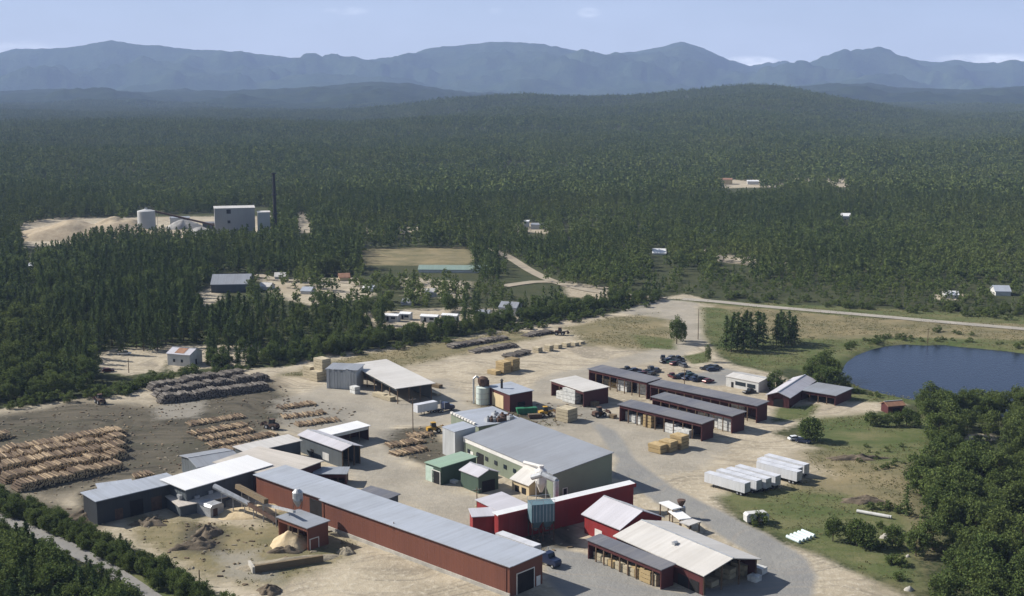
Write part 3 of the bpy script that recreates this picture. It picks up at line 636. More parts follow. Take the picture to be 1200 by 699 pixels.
# --- the rest: points with instanced trees, one object per kind of cover
def instancer(name, pts, protos, label, cat, sink=0):
    col = bpy.data.collections.new(name + '_kit')
    for i, me in enumerate(protos):
        po = bpy.data.objects.new('%s_kit_%02d' % (name, i), me); col.objects.link(po)
    me = bpy.data.meshes.new(name); me.from_pydata([(p[0], p[1], p[2]) for p in pts], [], [])
    for an, i in (('ps', 3), ('pr', 4)):
        a = me.attributes.new(an, 'FLOAT', 'POINT'); a.data.foreach_set('value', np.array([p[i] for p in pts], np.float32))
    a = me.attributes.new('pi', 'INT', 'POINT'); a.data.foreach_set('value', np.array([p[5] for p in pts], np.int32))
    o = bpy.data.objects.new(name, me); COL.objects.link(o); tag(o, label, cat, None, 'stuff')
    ng = bpy.data.node_groups.new(name, 'GeometryNodeTree')
    ng.interface.new_socket('Geometry', in_out='INPUT', socket_type='NodeSocketGeometry'); ng.interface.new_socket('Geometry', in_out='OUTPUT', socket_type='NodeSocketGeometry')
    gi = ng.nodes.new('NodeGroupInput'); go = ng.nodes.new('NodeGroupOutput'); ip = ng.nodes.new('GeometryNodeInstanceOnPoints'); ci = ng.nodes.new('GeometryNodeCollectionInfo')
    ci.inputs['Collection'].default_value = col; ci.inputs['Separate Children'].default_value = True; ci.inputs['Reset Children'].default_value = True
    def at(n, ty):
        q = ng.nodes.new('GeometryNodeInputNamedAttribute'); q.data_type = ty; q.inputs['Name'].default_value = n; return q.outputs['Attribute']
    L = ng.links; L.new(gi.outputs[0], ip.inputs['Points']); L.new(ci.outputs[0], ip.inputs['Instance']); ip.inputs['Pick Instance'].default_value = True
    L.new(at('pi', 'INT'), ip.inputs['Instance Index']); L.new(at('ps', 'FLOAT'), ip.inputs['Scale'])
    cx = ng.nodes.new('ShaderNodeCombineXYZ'); L.new(at('pr', 'FLOAT'), cx.inputs[2])
    er = ng.nodes.new('FunctionNodeEulerToRotation'); L.new(cx.outputs[0], er.inputs[0]); L.new(er.outputs[0], ip.inputs['Rotation'])
    L.new(ip.outputs[0], go.inputs[0])
    md = o.modifiers.new('trees', 'NODES'); md.node_group = ng
    return o
rest = [t for t in TREES if not t.get('ind')]
def ptt(t, ref, n, off=0): return (t['x'], t['y'], t['z'], t['h'] / ref, random.random() * 6.28, random.randrange(n) + off)
nr = [t for t in rest if t['r'] != 'wood' or t['y'] < 620]; fr = [t for t in rest if not (t['r'] != 'wood' or t['y'] < 620)]
pts = []
for t in nr: pts.append(ptt(t, 15., 5) if t['k'] == 'p' else ptt(t, 9., 5, 5))
for t in fr: pts.append(ptt(t, 15., 4, 10) if t['k'] == 'p' else ptt(t, 9., 3, 14))
instancer('wood', pts, [p[0] for p in PINES] + [p[0] for p in BROADS] + PINES_L + BROADS_L, 'mixed pine and broadleaf wood stretching away behind the lumber yard', 'wood')
# far forest in patches on plain and hill
x, y = gen(-3600, 3600, 1020, 6200, 38, .3)
bd = np.array([border(a, b) for a, b in zip(x, y)])
k = (np.abs(x) < .54 * y + 60) & (y > bd + 12); x, y = x[k], y[k]
zb = np.array([z_near(a, b) for a, b in zip(x, y)])
k = ~in_clear(x, y, zb, np.full(x.shape, 13.)); 
k2 = rng.random(x.shape) > .03; k &= k2
pts = [(a, b, c - .5, random.uniform(.85, 1.1) * (1 + .38 * noise.noise(Vector((a * .004, b * .0025, 7)))), random.choice([0, 1.57, 3.14, 4.71]) + random.uniform(-.3, .3), random.randrange(6)) for a, b, c in zip(x[k], y[k], zb[k])]
instancer('far_forest', pts, PATCHES, 'hazy green forest covering the plain and the rounded hill', 'forest')
exec('pass')
#@@PART2
# ------------------------------------------------------------------ buildings
def frame(A, B, C, h, hc=None):
    a = G(A[0], A[1], h); b = G(B[0], B[1], h); c = G(C[0], C[1], h if hc is None else hc)
    a.z = b.z = c.z = 0; u = b - a; L = u.length; u.normalize(); v = Vector((-u.y, u.x, 0)); Wd = (c - b).dot(v)
    if Wd < 0: a, u, v, Wd = b, -u, -v, -Wd
    return a, math.atan2(u.y, u.x), L, Wd
def profile(kind, Wd, h, rise, fr=.5):
    if kind == 'mono': return [(0, h), (Wd, h + rise)]
    if kind == 'gable': return [(0, h), (Wd * fr, h + rise), (Wd, h)]
def bld(name, label, A, B, C, h, kind='mono', rise=.3, roof='roof_grey', wall='wall_red', fr=.5, open_front=False, open_end=False, open_start=False, ov=.5, group=None, cat='building',
        doors=(), fascia=None, posts=5, foundation=False, hc=None, z0=0, trim=None, open_back=False, postmat='post', extra=None, skirt=None):
    o0, rz, L, Wd = frame(A, B, C, h, hc)
    e = empty(name, o0, rz, label, cat, group)
    pr = profile(kind, Wd, h, rise, fr)
    def zt(y):
        return float(np.interp(y, [p[0] for p in pr], [p[1] for p in pr]))
    t = .25; mb = MB()
    full = [(0, z0 - .2)] + pr + [(Wd, z0 - .2)]
    if not (open_front or open_end or open_start or open_back):
        mb.prism(full, 0, L, 'x')
    else:
        if not open_start: mb.prism(full, 0, t, 'x')
        if not open_end: mb.prism(full, L - t, L, 'x')
        if not open_back: mb.box(t + .003, L - t - .003, Wd - t, Wd, z0 - .2, zt(Wd) - .02)
        if not open_front: mb.box(t + .003, L - t - .003, 0, t, z0 - .2, zt(0) - .02)
    mb.build('wall', M[wall], e)
    rf = MB(); th = .22
    for i in range(len(pr) - 1):
        (y0, za), (y1, zb) = pr[i], pr[i + 1]; s = (zb - za) / (y1 - y0)
        ya = y0 - (ov if i == 0 else 0); yb = y1 + (ov if i == len(pr) - 2 else 0)
        rf.prism([(ya, za + s * (ya - y0) + .02), (yb, za + s * (yb - y0) + .02), (yb, za + s * (yb - y0) + th), (ya, za + s * (ya - y0) + th)], -ov, L + ov, 'x')
    r = rf.build('roof', M[roof], e)
    if kind == 'gable' and L > 6:
        MB().box(-ov, L + ov, Wd * fr - .22, Wd * fr + .22, h + rise + th - .03, h + rise + th + .10).build('ridge_cap', M['steel'], r)
    if trim:
        tb = MB().box(-ov - .03, L + ov + .03, -ov - .14, -ov - .01, zt(0) - .75, zt(0) + .26)
        tb.build('eave_trim', M[trim], r)
    if open_front:
        for k in range(1, posts):
            x = L * k / posts
            MB().box(x - .14, x + .14, .02, .3, 0, h - .02).build('post', M[postmat], e)
        MB().box(t + .01, L - t - .01, -.05, .13, h - 1.0, h - .03).build('fascia', M[fascia or wall], e)
    if open_end:
        for k in range(0, 4):
            y = .2 + (Wd - .4) * k / 3; MB().box(L - .35, L - .07, y - .13, y + .13, 0, zt(y) - .05).build('post', M[postmat], e)
    if open_start:
        for k in range(0, 4):
            y = .2 + (Wd - .4) * k / 3; MB().box(.07, .35, y - .13, y + .13, 0, zt(y) - .05).build('post', M[postmat], e)
    for (side, c, w_, hh, zz, mt, nm) in doors:
        d = MB()
        if side == 'f': d.box(c * L - w_ / 2, c * L + w_ / 2, -.07, .02, zz, zz + hh)
        if side == 'b': d.box(c * L - w_ / 2, c * L + w_ / 2, Wd - .02, Wd + .07, zz, zz + hh)
        if side == 'e': d.box(L - .02, L + .07, c * Wd - w_ / 2, c * Wd + w_ / 2, zz, zz + hh)
        if side == 's': d.box(-.07, .02, c * Wd - w_ / 2, c * Wd + w_ / 2, zz, zz + hh)
        dd = d.build(nm, M[mt], e)
        if nm == 'door':
            fm = MB()
            if side in 'fb':
                y = -.12 if side == 'f' else Wd + .12
                for a_, b_, c_, d_ in ((c * L - w_ / 2 - .2, c * L - w_ / 2, zz, zz + hh + .2), (c * L + w_ / 2, c * L + w_ / 2 + .2, zz, zz + hh + .2), (c * L - w_ / 2 + .003, c * L + w_ / 2 - .003, zz + hh, zz + hh + .2)): fm.box(a_, b_, min(y, 0), max(y, 0) if side == 'f' else y, c_, d_)
            else:
                x0, x1 = (L, L + .12) if side == 'e' else (-.12, 0)
                for a_, b_, c_, d_ in ((c * Wd - w_ / 2 - .2, c * Wd - w_ / 2, zz, zz + hh + .2), (c * Wd + w_ / 2, c * Wd + w_ / 2 + .2, zz, zz + hh + .2), (c * Wd - w_ / 2 + .003, c * Wd + w_ / 2 - .003, zz + hh, zz + hh + .2)): fm.box(x0, x1, a_, b_, c_, d_)
            fm.build('frame', M['trim_white'], dd)
    if foundation:
        MB().box(-.25, L + .25, -.28, -.01, -.2, .8).build('foundation', M['concrete'], e)
    e['_L'] = L; e['_W'] = Wd
    if extra: extra(e, L, Wd, zt)
    del e['_L']; del e['_W']
    return e
def loc2w(e, x, y, z=0):
    c, s = math.cos(e.rotation_euler.z), math.sin(e.rotation_euler.z)
    return Vector((e.location.x + c * x - s * y, e.location.y + s * x + c * y, z))
def vents(n, y=.5, w=1.2, nm='roof_vent'):
    def f(e, L, Wd, zt):
        for k in range(n):
            x = L * (k + .5) / n; yy = Wd * y; z = zt(yy) + .15
            v = MB().box(x - w / 2, x + w / 2, yy - w / 2, yy + w / 2, z, z + .6); v.prism([(x - w / 2 - .15, z + .6), (x + w / 2 + .15, z + .6), (x, z + .85)], yy - w / 2 - .1, yy + w / 2 + .1, 'y'); v.build(nm, M['steel'], e)
    return f
# the long red kiln: a recessed rear stretch and a long front stretch in one building
def kiln_extra(e, L, Wd, zt):
    x0 = 0.245 * L
    MB().box(x0 + 6.2, L - .01, -1.0, -.012, 0, zt(0) - .05).build('wall_bay', M['wall_red'], e)
    MB().prism([(-1.5, zt(0) + .0), (-.52, zt(0) + .025), (-.52, zt(0) + .21), (-1.5, zt(0) + .18)], x0 + 5.6, L + .5, 'x').build('roof_edge', M['roof_blue'], e)
    MB().box(x0, x0 + 5.6, -.09, -.01, 0, zt(0) - 1.0).build('recess_shade', M['dark'], e)  # flat dark panel, the shade of the recess put into its colour
    MB().box(x0 + 6.0, L + .2, -1.3, -1.02, -.2, .9).build('foundation', M['concrete'], e)
    for k in range(2):
        x = x0 + 7 + k * (L - x0 - 8)
        MB().box(x - .07, x + .07, -1.14, -1.01, .3, zt(0) - .2).build('downspout', M['wall_red'], e)
bld('kiln_building', 'very long red brown shed with a pale blue grey roof in the lower middle', (300, 557), (601, 663), (630, 647.5), 7.0, 'mono', .25, 'roof_blue', 'wall_red', doors=[('e', .42, 5.4, 4.6, 0, 'dark', 'door'), ('e', .86, 1.3, 2.3, 0, 'trim_white', 'side_door')], extra=kiln_extra, ov=.6)
# sawmill cluster on the left
bld('sawmill_hall', 'sawmill hall with a bright white roof left of the long red shed', (218, 574), (316, 545.5), (300, 535), 6.2, 'mono', .6, 'roof_white', 'wall_slate', ov=.7)
def clutter(e, L, Wd, zt):
    for x, y, w_, h_ in ((.2, .5, 2.2, 1.2), (.45, .3, 1.4, .9), (.62, .6, 2.6, 1.5), (.8, .45, 1.2, 1.0)):
        MB().box(L * x - w_ / 2, L * x + w_ / 2, Wd * y - .8, Wd * y + .8, zt(Wd * y) + .2, zt(Wd * y) + .2 + h_).build('roof_unit', M['steel'], e)
bld('debarker_house', 'low dark building with a grey roof in front of the white roofed sawmill', (211, 594), (264, 583), (252, 572), 2.7, 'mono', .5, 'roof_tan', 'wall_slate', extra=clutter)
bld('planer_hall', 'hall with a faded tan roof joining the long red shed', (326, 560), (376, 541), (349, 511), 5.6, 'mono', .5, 'roof_tan', 'wall_maroon', ov=.6)
bld('connecting_hall', 'narrow hall with a pale roof behind the bright white sawmill roof', (290, 531), (352, 517), (345, 510), 5.4, 'mono', .3, 'roof_pale', 'wall_slate')
bld('sorting_shed', 'low shed with a dull grey ribbed roof behind the white sawmill roof', (232, 548), (282, 539.5), (262, 526.5), 4.6, 'gable', 1.0, 'roof_grey', 'wall_slate', doors=[('f', .12, 2, 2.4, 0, 'dark', 'opening')])
bld('log_infeed_shed', 'dark walled shed with a blue grey roof at the left end of the sawmill', (113, 588), (211, 565), (200, 556.5), 6.2, 'mono', .4, 'roof_blue', 'wall_dark', ov=.5, doors=[('f', .46, 3.6, 4.2, 0, 'dark', 'opening'), ('f', .7, 3.0, 3.6, .2, 'rust', 'panel'), ('f', .25, 2.2, 3, 0, 'rust', 'panel')])
bld('lean_to_shed', 'small lean-to with a light grey roof behind the dark log shed', (118, 576), (156, 571), (152, 564.5), 4.4, 'mono', .3, 'roof_blue', 'wall_slate')
bld('gable_shed', 'green grey shed with a pale roof right of the tan roofed hall', (351, 510), (401, 528), (412.5, 519.5), 5.4, 'gable', .9, 'roof_lilac', 'wall_slate', open_end=True, doors=[('f', .3, 1.6, 2.4, 0, 'dark', 'opening'), ('f', .62, 3.2, 2.2, .6, 'wall_white', 'panel')])
bld('conveyor_shed', 'long narrow shed with a white roof above a dark side', (388, 510), (432, 499.5), (418, 495.5), 4.4, 'mono', .2, 'roof_white', 'wall_maroon', open_front=True, posts=4, fascia='trim_white')
bld('lumber_shelter', 'large open shelter with a broad whitish roof at the rear left of the yard', (413, 427.5), (465.5, 455.5), (504, 449.5), 5.6, 'mono', .3, 'roof_pale', 'wall_slate', open_front=True, open_end=True, posts=6, ov=.9, extra=None)
bld('low_annex', 'small dark annex with a slate roof on the far side of the long red shed', (420, 577), (452, 586), (460, 579), 4.6, 'mono', .2, 'roof_dark', 'wall_slate', doors=[('e', .5, 3, 2.6, 0, 'dark', 'opening')])
bld('flat_platform', 'low rusty roofed bay against the tan roofed hall', (368, 556), (405, 556), (401, 549), 3.4, 'mono', .1, 'roof_grey', 'wall_maroon', open_front=True, posts=4)
bld('sawdust_shelter', 'small red shelter with a grey roof standing over the sawdust heap', (326, 606.5), (360.5, 619.5), (390, 614), 5.6, 'mono', .2, 'roof_grey', 'wall_red', open_front=True, posts=3, ov=.4, doors=[('e', .3, 2.4, 2.6, 0, 'wall_red', 'door')])
# centre: the big planer mill and what stands round it
def band(e, L, Wd, zt):
    MB().box(-.2, L + .2, -.14, -.03, zt(0) - 1.35, zt(0) - .1).build('light_band', M['trim_white'], e)
    for k in range(9):
        x = L * (k + .6) / 9.4
        MB().box(x - .7, x + .7, -.16, -.02, 2.6, 3.8).build('window', M['glass'], e)
bld('planer_mill', 'very large grey roofed mill with green grey walls in the middle of the yard', (543.6, 512.5), (648, 556.4), (716, 530.6), 6.8, 'mono', 2.6, 'roof_grey', 'wall_greengrey', ov=.35, hc=9.4, extra=band, doors=[('e', .2, 1.2, 2.2, 0, 'dark', 'door'), ('f', .2, 3.6, 4, 0, 'dark', 'opening'), ('f', .08, 3, 3.4, 0, 'trim_white', 'panel')])
def units(e, L, Wd, zt):
    q = random.Random(5)
    for k in range(10):
        x = L * (.55 + .4 * q.random()); y = Wd * (.35 + .055 * k); z = zt(y) + .22
        u = MB().box(x - .9, x + .9, y - .8, y + .8, z, z + 1.1); u.cyl((x, y, z + 1.1), (x, y, z + 1.7), .4, .4, 8); u.build('kiln_vent', M['rust'] if k % 2 else M['steel'], e)
    for k in range(9):
        x = L * (.06 + .1 * k); MB().box(x - .6, x + .6, -.5, .2, zt(0) + .2, zt(0) + .8).build('vent_box', M['trim_white'], e)
bld('dry_kiln', 'blue grey roofed kiln block with rows of vents behind the big mill', (528.5, 485), (561, 500.5), (602, 489), 6.6, 'mono', .2, 'roof_blue', 'wall_greengrey', ov=.3, extra=units)
bld('corrugated_tower', 'tall pale corrugated tower block at the left corner of the big mill', (518.5, 501), (533, 507), (543, 497), 8.2, 'mono', .5, 'roof_blue', 'wall_silver', ov=.15)
bld('green_shed', 'green shed with a light green roof and an open dark doorway', (499, 542.5), (516.6, 548.5), (570, 540), 5.0, 'mono', .4, 'roof_green', 'wall_green', ov=.3, hc=5.4, doors=[('f', .25, 3.4, 4.4, 0, 'wall_lightgreen', 'pale_panel'), ('f', .68, 3.4, 3.6, 0, 'dark', 'door')])
bld('small_green_shed', 'small dark green shed with a white gabled roof beside the green shed', (540, 551), (560.5, 559), (583, 553), 4.8, 'gable', 1.3, 'roof_lilac', 'wall_green', ov=.4, doors=[('e', .5, 4.4, 3.2, 0, 'dark', 'opening')])
bld('boiler_house', 'little house with a pale sloping roof against the big mill', (600, 561), (620, 568.5), (634.5, 557), 3.2, 'mono', 2.0, 'roof_pale', 'wall_cream', ov=.5, hc=5.2, doors=[('f', .3, 1.6, 1.8, 0, 'dark', 'opening'), ('f', .7, 1.8, 1.8, 0, 'dark', 'opening')])
bld('red_mill', 'long dark red mill building with a thin white roof running behind the teal dust collector', (584, 604.5), (742.5, 567.5), (738, 565.5), 7.0, 'mono', .2, 'roof_white', 'wall_barn', ov=.4, trim='wall_barn', doors=[('f', .70, 3.2, 3.2, 0, 'dark', 'opening')])
bld('red_annex', 'bright red end block with a white roof left of the teal dust collector', (554, 606.5), (584, 604.8), (616, 594.5), 5.6, 'mono', .2, 'roof_lilac', 'wall_barn', ov=.3)
bld('white_roof_wing', 'low wing with a ribbed white roof behind the red end block', (559, 586.5), (587, 600), (616, 593.5), 6.0, 'mono', .5, 'roof_lilac', 'wall_barn', ov=.4)
def dormer(e, L, Wd, zt):
    MB().prism([(-.1, 0), (-.1, 2.6), (2.6, 3.8), (5.4, 2.6), (5.4, 0)], -3.4, -.02, 'y').build('porch', M['wall_barn'], e)
bld('red_gable_barn', 'bright red barn with a white gabled roof at the right end of the red mill', (685, 602.5), (727, 619.5), (778, 607), 5.0, 'gable', 3.0, 'roof_lilac', 'wall_barn', ov=.6, doors=[('e', .5, 4.4, 3.6, 0, 'dark', 'door'), ('f', .4, 2.6, 2.4, 0, 'trim_white', 'opening')])
bld('warehouse', 'broad light roofed warehouse with a dark open gable end at the lower right', (722.5, 628.5), (825, 674), (886.5, 654.8), 4.8, 'gable', 2.0, 'roof_pale', 'wall_maroon', open_end=True, ov=.6, fr=.5, extra=vents(1, .3, 1.0), doors=[('f', .78, 3.4, 2.6, 0, 'dark', 'opening'), ('f', .9, 3.0, 2.6, 0, 'dark', 'opening')])
bld('open_lean_to', 'long open fronted maroon shed with a dark roof along the light roofed warehouse', (689, 633), (775, 668), (794, 665), 4.6, 'mono', .25, 'roof_dark', 'wall_maroon', open_front=True, posts=9, ov=.4, fascia='wall_maroon')
# rear sheds
G1 = 'long maroon lumber sheds'
bld('lumber_shed', 'rear left long maroon lumber shed with a dark ribbed roof', (690, 433), (758, 448.5), (770, 444), 6.0, 'mono', .3, 'roof_dark', 'wall_maroon', open_front=True, posts=8, group=G1, hc=6.0)
bld('lumber_shed', 'longest maroon lumber shed, farthest right and nearest the parked cars', (762, 450.5), (887, 476), (899, 472), 5.8, 'mono', .3, 'roof_dark', 'wall_maroon', open_front=True, posts=12, group=G1)
bld('lumber_shed', 'middle maroon lumber shed between the longest one and the front one', (764.5, 465.5), (858, 488), (872.5, 484), 5.7, 'mono', .3, 'roof_dark', 'wall_maroon', open_front=True, posts=9, group=G1)
bld('lumber_shed', 'front maroon lumber shed facing the open gravel yard', (726, 474.5), (822.5, 497), (837, 493), 5.6, 'mono', .3, 'roof_dark', 'wall_maroon', open_front=True, posts=9, group=G1)
bld('lumber_store', 'short maroon shed with a sandy white roof holding white bundles', (646, 446.5), (684, 459.5), (716, 456), 5.4, 'mono', .3, 'roof_pale', 'wall_maroon', open_front=True, posts=4, ov=.4)
bld('filing_shop', 'shed with a pale blue roof, cream front and dark red end beside the silo', (572, 453), (597.5, 463), (625, 459.5), 6.0, 'mono', .3, 'roof_blue', 'wall_maroon', ov=.4, doors=[('f', .45, 7.5, 4.6, .1, 'wall_cream', 'cream_panel'), ('e', .5, 3, 3, 0, 'dark', 'opening')])
bld('office_trailer', 'long low whitish office with a grey roof near the parked cars', (851, 441.5), (889, 449), (898, 442.5), 3.6, 'gable', .7, 'roof_pale', 'wall_white', ov=.2, doors=[('f', .2, 1, 2, 0, 'dark', 'opening'), ('f', .45, 4.5, 1.4, 1.2, 'glass', 'window'), ('f', .78, 3.5, 1.4, 1.2, 'glass', 'window')])
bld('pond_barn', 'barn with a long whitish metal roof among trees by the pond', (925, 466), (955, 446), (934, 441), 3.8, 'gable', 1.4, 'roof_lilac', 'wall_maroon', ov=.6, fr=.5, doors=[('s', .5, 3.4, 2.8, 0, 'dark', 'opening')])
bld('pond_carport', 'flat grey roofed open carport beside the pond barn', (939, 457.5), (979, 464), (999, 456), 3.6, 'mono', .1, 'roof_grey', 'wall_maroon', open_front=True, posts=4)
bld('pump_hut', 'little hut with a reddish brown roof by the near shore of the pond', (1041, 476.5), (1060, 475), (1064, 470.5), 2.6, 'gable', 1.0, 'roof_brown', 'wall_maroon', ov=.4, doors=[('f', .5, 2.6, 1.8, 0, 'dark', 'opening')])
def patchroof(e, L, Wd, zt):
    MB().prism([(Wd * .04, zt(Wd * .04) + .25), (Wd * .46, zt(Wd * .46) + .25), (Wd * .46, zt(Wd * .46) + .3), (Wd * .04, zt(Wd * .04) + .3)], L * .3, L * .72, 'x').build('roof_patch', M['roof_brown'], e)
bld('yard_house', 'whitish house with a red brown roof patch in the lot at the left wood', (196, 414.5), (222, 416.5), (240, 411.5), 4.6, 'gable', 1.6, 'roof_lilac', 'wall_white', ov=.4, extra=patchroof, doors=[('f', .3, 1, 1.2, 1.4, 'glass', 'window'), ('f', .65, 1, 1.2, 1.4, 'glass', 'window'), ('e', .5, 1.1, 2.1, 0, 'dark', 'opening')])
def stacked_face(e, L, Wd, zt):
    q = random.Random(2)
    for k in range(11):
        x = L * (k + .5) / 11; MB().box(x - L / 24, x + L / 24, -.25 - q.random() * .4, -.01, 0, zt(0) * q.uniform(.85, 1.08)).build('cladding_sheet', M['wall_silver'], e)
bld('silver_shed', 'silvery corrugated block with an uneven top left of the large open shelter', (383, 433), (418, 434.5), (415, 428.5), 7.0, 'mono', .4, 'roof_grey', 'wall_silver', extra=stacked_face)
# distant things
def farb(name, label, x0, x1, yt, yb, depth, roof='roof_grey', wall='wall_white', kind='mono', rise=.3, cat='building', yaw=-8, doors=()):
    c = G((x0 + x1) / 2, yb); z = z_near(c.x, c.y) if c.y > 700 else 0
    c = G((x0 + x1) / 2, yb, z); k = F / (c.y * CP + H * SP); L = (x1 - x0) / k; h = (yb - yt) / k / CP * .97
    e = empty(name, c, R(yaw), label, cat)
    pr = profile(kind, depth, h - (rise if kind == 'gable' else 0), rise)
    MB().prism([(0, -1)] + pr + [(depth, -1)], -L / 2, L / 2, 'x').build('wall', M[wall], e)
    rf = MB()
    for i in range(len(pr) - 1):
        (a, b_), (c_, d_) = pr[i], pr[i + 1]; rf.prism([(a, b_ + .05), (c_, d_ + .05), (c_, d_ + .35), (a, b_ + .35)], -L / 2 - .4, L / 2 + .4, 'x')
    rf.build('roof', M[roof], e)
    for (c2, w_, hh, zz, mt, nm) in doors: MB().box(c2 * L - w_ / 2 - L / 2, c2 * L + w_ / 2 - L / 2, -.12, .02, zz, zz + hh).build(nm, M[mt], e)
    return e, L, h
farb('power_plant', 'big blocky grey power plant rising out of the distant wood at left', 253, 299, 244, 276, 16, 'roof_pale', 'wall_plant', yaw=14, doors=[(.35, 3, 3, 16, 'dark', 'vent'), (.35, 2, 2, 9, 'dark', 'vent'), (.7, 5, 4, 1, 'dark', 'opening')])
farb('plant_annex', 'smaller pale annex at the right of the distant power plant', 303, 317, 249, 276, 9, 'roof_pale', 'silo_grey', yaw=14)
c = G(323, 277); k = F / (c.y * CP + H * SP); ph = 74 / k
e = empty('chimney_stack', c, 0, 'very tall thin black chimney beside the distant power plant', 'chimney')
MB().cyl((0, 0, -1), (0, 0, ph), 1.5, 1.0, 14).build('shaft', M['black_metal'], e)
for f in (.35, .65, .98): MB().cyl((0, 0, ph * f), (0, 0, ph * f + .8), 1.9, 1.9, 14).build('ring_platform', M['black_metal'], e)
c = G(172.5, 274); k = F / (c.y * CP + H * SP)
e = empty('storage_silo', c, 0, 'pale concrete silo beside the chip pile in the distant wood', 'silo')
r = 10.2 / k; hh = 26 / k; MB().lathe([(r, -1), (r, hh), (r * .97, hh + .5), (r * .3, hh + 1.6), (.2, hh + 1.7)], 28).build('shell', M['silo_grey'], e); MB().cyl((0, 0, hh + .4), (0, 0, hh + 2.6), 1.2, 1.0, 8).build('cap', M['steel'], e)
def heap(name, label, px, py, rx, ry, hh, mat, cat='pile', seed=1, rz=0, rings=9, n=34, noisef=.35, z=0):
    c = G(px, py, z); vs = []; fs = []
    for k in range(rings):
        t = k / (rings - 1)
        for i in range(n):
            a = 2 * math.pi * i / n; q = 1 + noisef * noise.noise(Vector((math.cos(a) * 1.6, math.sin(a) * 1.6, seed)))
            rr = (1 - t) * q; zz = hh * (1 - (1 - t) ** 1.5) * (1 + noisef * noise.noise(Vector((math.cos(a) * rr * 3, math.sin(a) * rr * 3, seed + 5))))
            vs.append((math.cos(a) * rr * rx, math.sin(a) * rr * ry, zz - .25 * (k == 0)))
    for k in range(rings - 1):
        for i in range(n): fs.append((k * n + i, k * n + (i + 1) % n, (k + 1) * n + (i + 1) % n, (k + 1) * n + i))
    o = MB().add(vs, fs).build(name, M[mat], None, c, rz, True); return tag(o, label, cat)
heap('chip_pile', 'long tan wood chip pile beside the pale silo in the distant wood', 96, 277, 58, 34, 11, 'chips', 'chip pile', 4, R(4), 14, 60)
heap('chip_pile', 'lower grey tan wood chip pile touching the pale silo', 138, 272, 28, 22, 11, 'chips', 'chip pile', 7, 0, 12, 40)
heap('ash_pile', 'pale rounded heap between the silo and the power plant', 215, 268, 15, 10, 7, 'paledust', 'pile', 9)
heap('ash_pile', 'low pale heap at the foot of the distant power plant', 237, 275, 14, 9, 6, 'paledust', 'pile', 10)
def beam(name, label, p, q, r, mat, legs=3, cat='conveyor', hood=False):
    p = Vector(p); q = Vector(q); e = empty(name, (p.x, p.y, 0), 0, label, cat); d = q - p
    MB().cyl((0, 0, p.z), (d.x, d.y, q.z), r, r, 8 if hood else 4).build('belt_housing' if not hood else 'pipe', M[mat], e)
    for k in range(legs):
        t = (k + .6) / legs; x, y, z = d.x * t, d.y * t, p.z + d.z * t
        if z > 1.5: MB().cyl((x, y, 0), (x, y, z), .14, .14, 6).build('leg', M['steel'], e)
    return e
a = G(182, 262, 20); b = G(253, 262, 16); a2 = G(176, 273); b2 = G(254, 275)
beam('chip_conveyor', 'long sloping conveyor from the pale silo to the distant power plant', (a2.x, a2.y, 17), (b2.x, b2.y, 6.5), .9, 'rust', 5)
farb('plant_shed', 'low pale shed between the heaps and the distant power plant', 200, 222, 256, 266, 10, 'roof_grey', 'silo_grey', yaw=14)
farb('plant_shed', 'small dark shed against the left side of the distant power plant', 238, 252, 262, 274, 8, 'roof_dark', 'wall_slate', yaw=14)
farb('wood_side_barn', 'grey roofed barn in a clearing in the left wood', 248, 292, 325, 343, 22, 'roof_grey', 'wall_slate', 'gable', 4, yaw=6)
farb('clearing_house', 'small white house with a grey roof in the clearing above the yard', 584, 605, 356, 370, 10, 'roof_grey', 'wall_white', 'gable', 2.2, yaw=-18, doors=[(.5, 3, 3, 0, 'dark', 'opening')])
farb('small_shed', 'brown roofed shed in the sandy gap between the pines', 398, 410, 322, 330, 9, 'roof_brown', 'wall_cream', 'gable', 2, yaw=12)
farb('small_shed', 'pale roofed shed at the sandy patch right of the left wood barn', 322, 334, 321, 328, 8, 'roof_pale', 'wall_white', 'gable', 2, yaw=5)
farb('small_shed', 'low grey shed near the gravel track behind the small pale hut', 556, 572, 365, 371, 7, 'roof_grey', 'wall_white', 'gable', 1.2, yaw=-15)
for (x0, x1, y0, y1, rf_, lb) in ((303, 316, 333, 340, 'roof_pale', 'pale roofed cottage at the left end of the sandy patches in the wood'), (352, 364, 338, 345, 'roof_blue', 'blue grey roofed cottage between the sandy patches in the wood'), (424, 436, 336, 342, 'roof_white', 'white roofed cottage at the right end of the sandy patches in the wood'), (470, 482, 352, 358, 'roof_grey', 'grey roofed cottage just above the mobile homes'), (640, 652, 357, 363, 'roof_pale', 'pale roofed cottage right of the white house in the clearing')):
    farb('cottage', lb, x0, x1, y0, y1, 8, rf_, 'wall_white', 'gable', 1.8, yaw=-12)
farb('nursery_house', 'very long low building with a green tinted roof in the middle of the wood', 490, 573, 313, 320, 12, 'roof_sage', 'wall_white', 'gable', 2, yaw=-3)
farb('white_dome_house', 'white roofed building among trees near the centre of the plain', 765, 780, 293, 299, 10, 'roof_white', 'wall_white', 'gable', 2.5)
farb('white_cabin', 'small white building on the bare patch at the top of the middle clearing', 614, 619, 260, 267, 7, 'roof_white', 'wall_white')
farb('grey_workshop', 'grey roofed workshop beside the small white building on the bare patch', 622, 636, 264, 269, 10, 'roof_grey', 'wall_white')
farb('far_barn', 'reddish barn in the clearing on the far plain at right', 842, 858, 211, 217, 20, 'roof_brown', 'wall_cream')
farb('far_house', 'white house in the clearing on the far plain at right', 876, 889, 213, 217, 14, 'roof_white', 'wall_white')
farb('right_edge_house', 'pale blue roofed house among trees near the right edge', 1167, 1184, 337, 347, 12, 'roof_blue', 'wall_white', 'gable', 2.4)
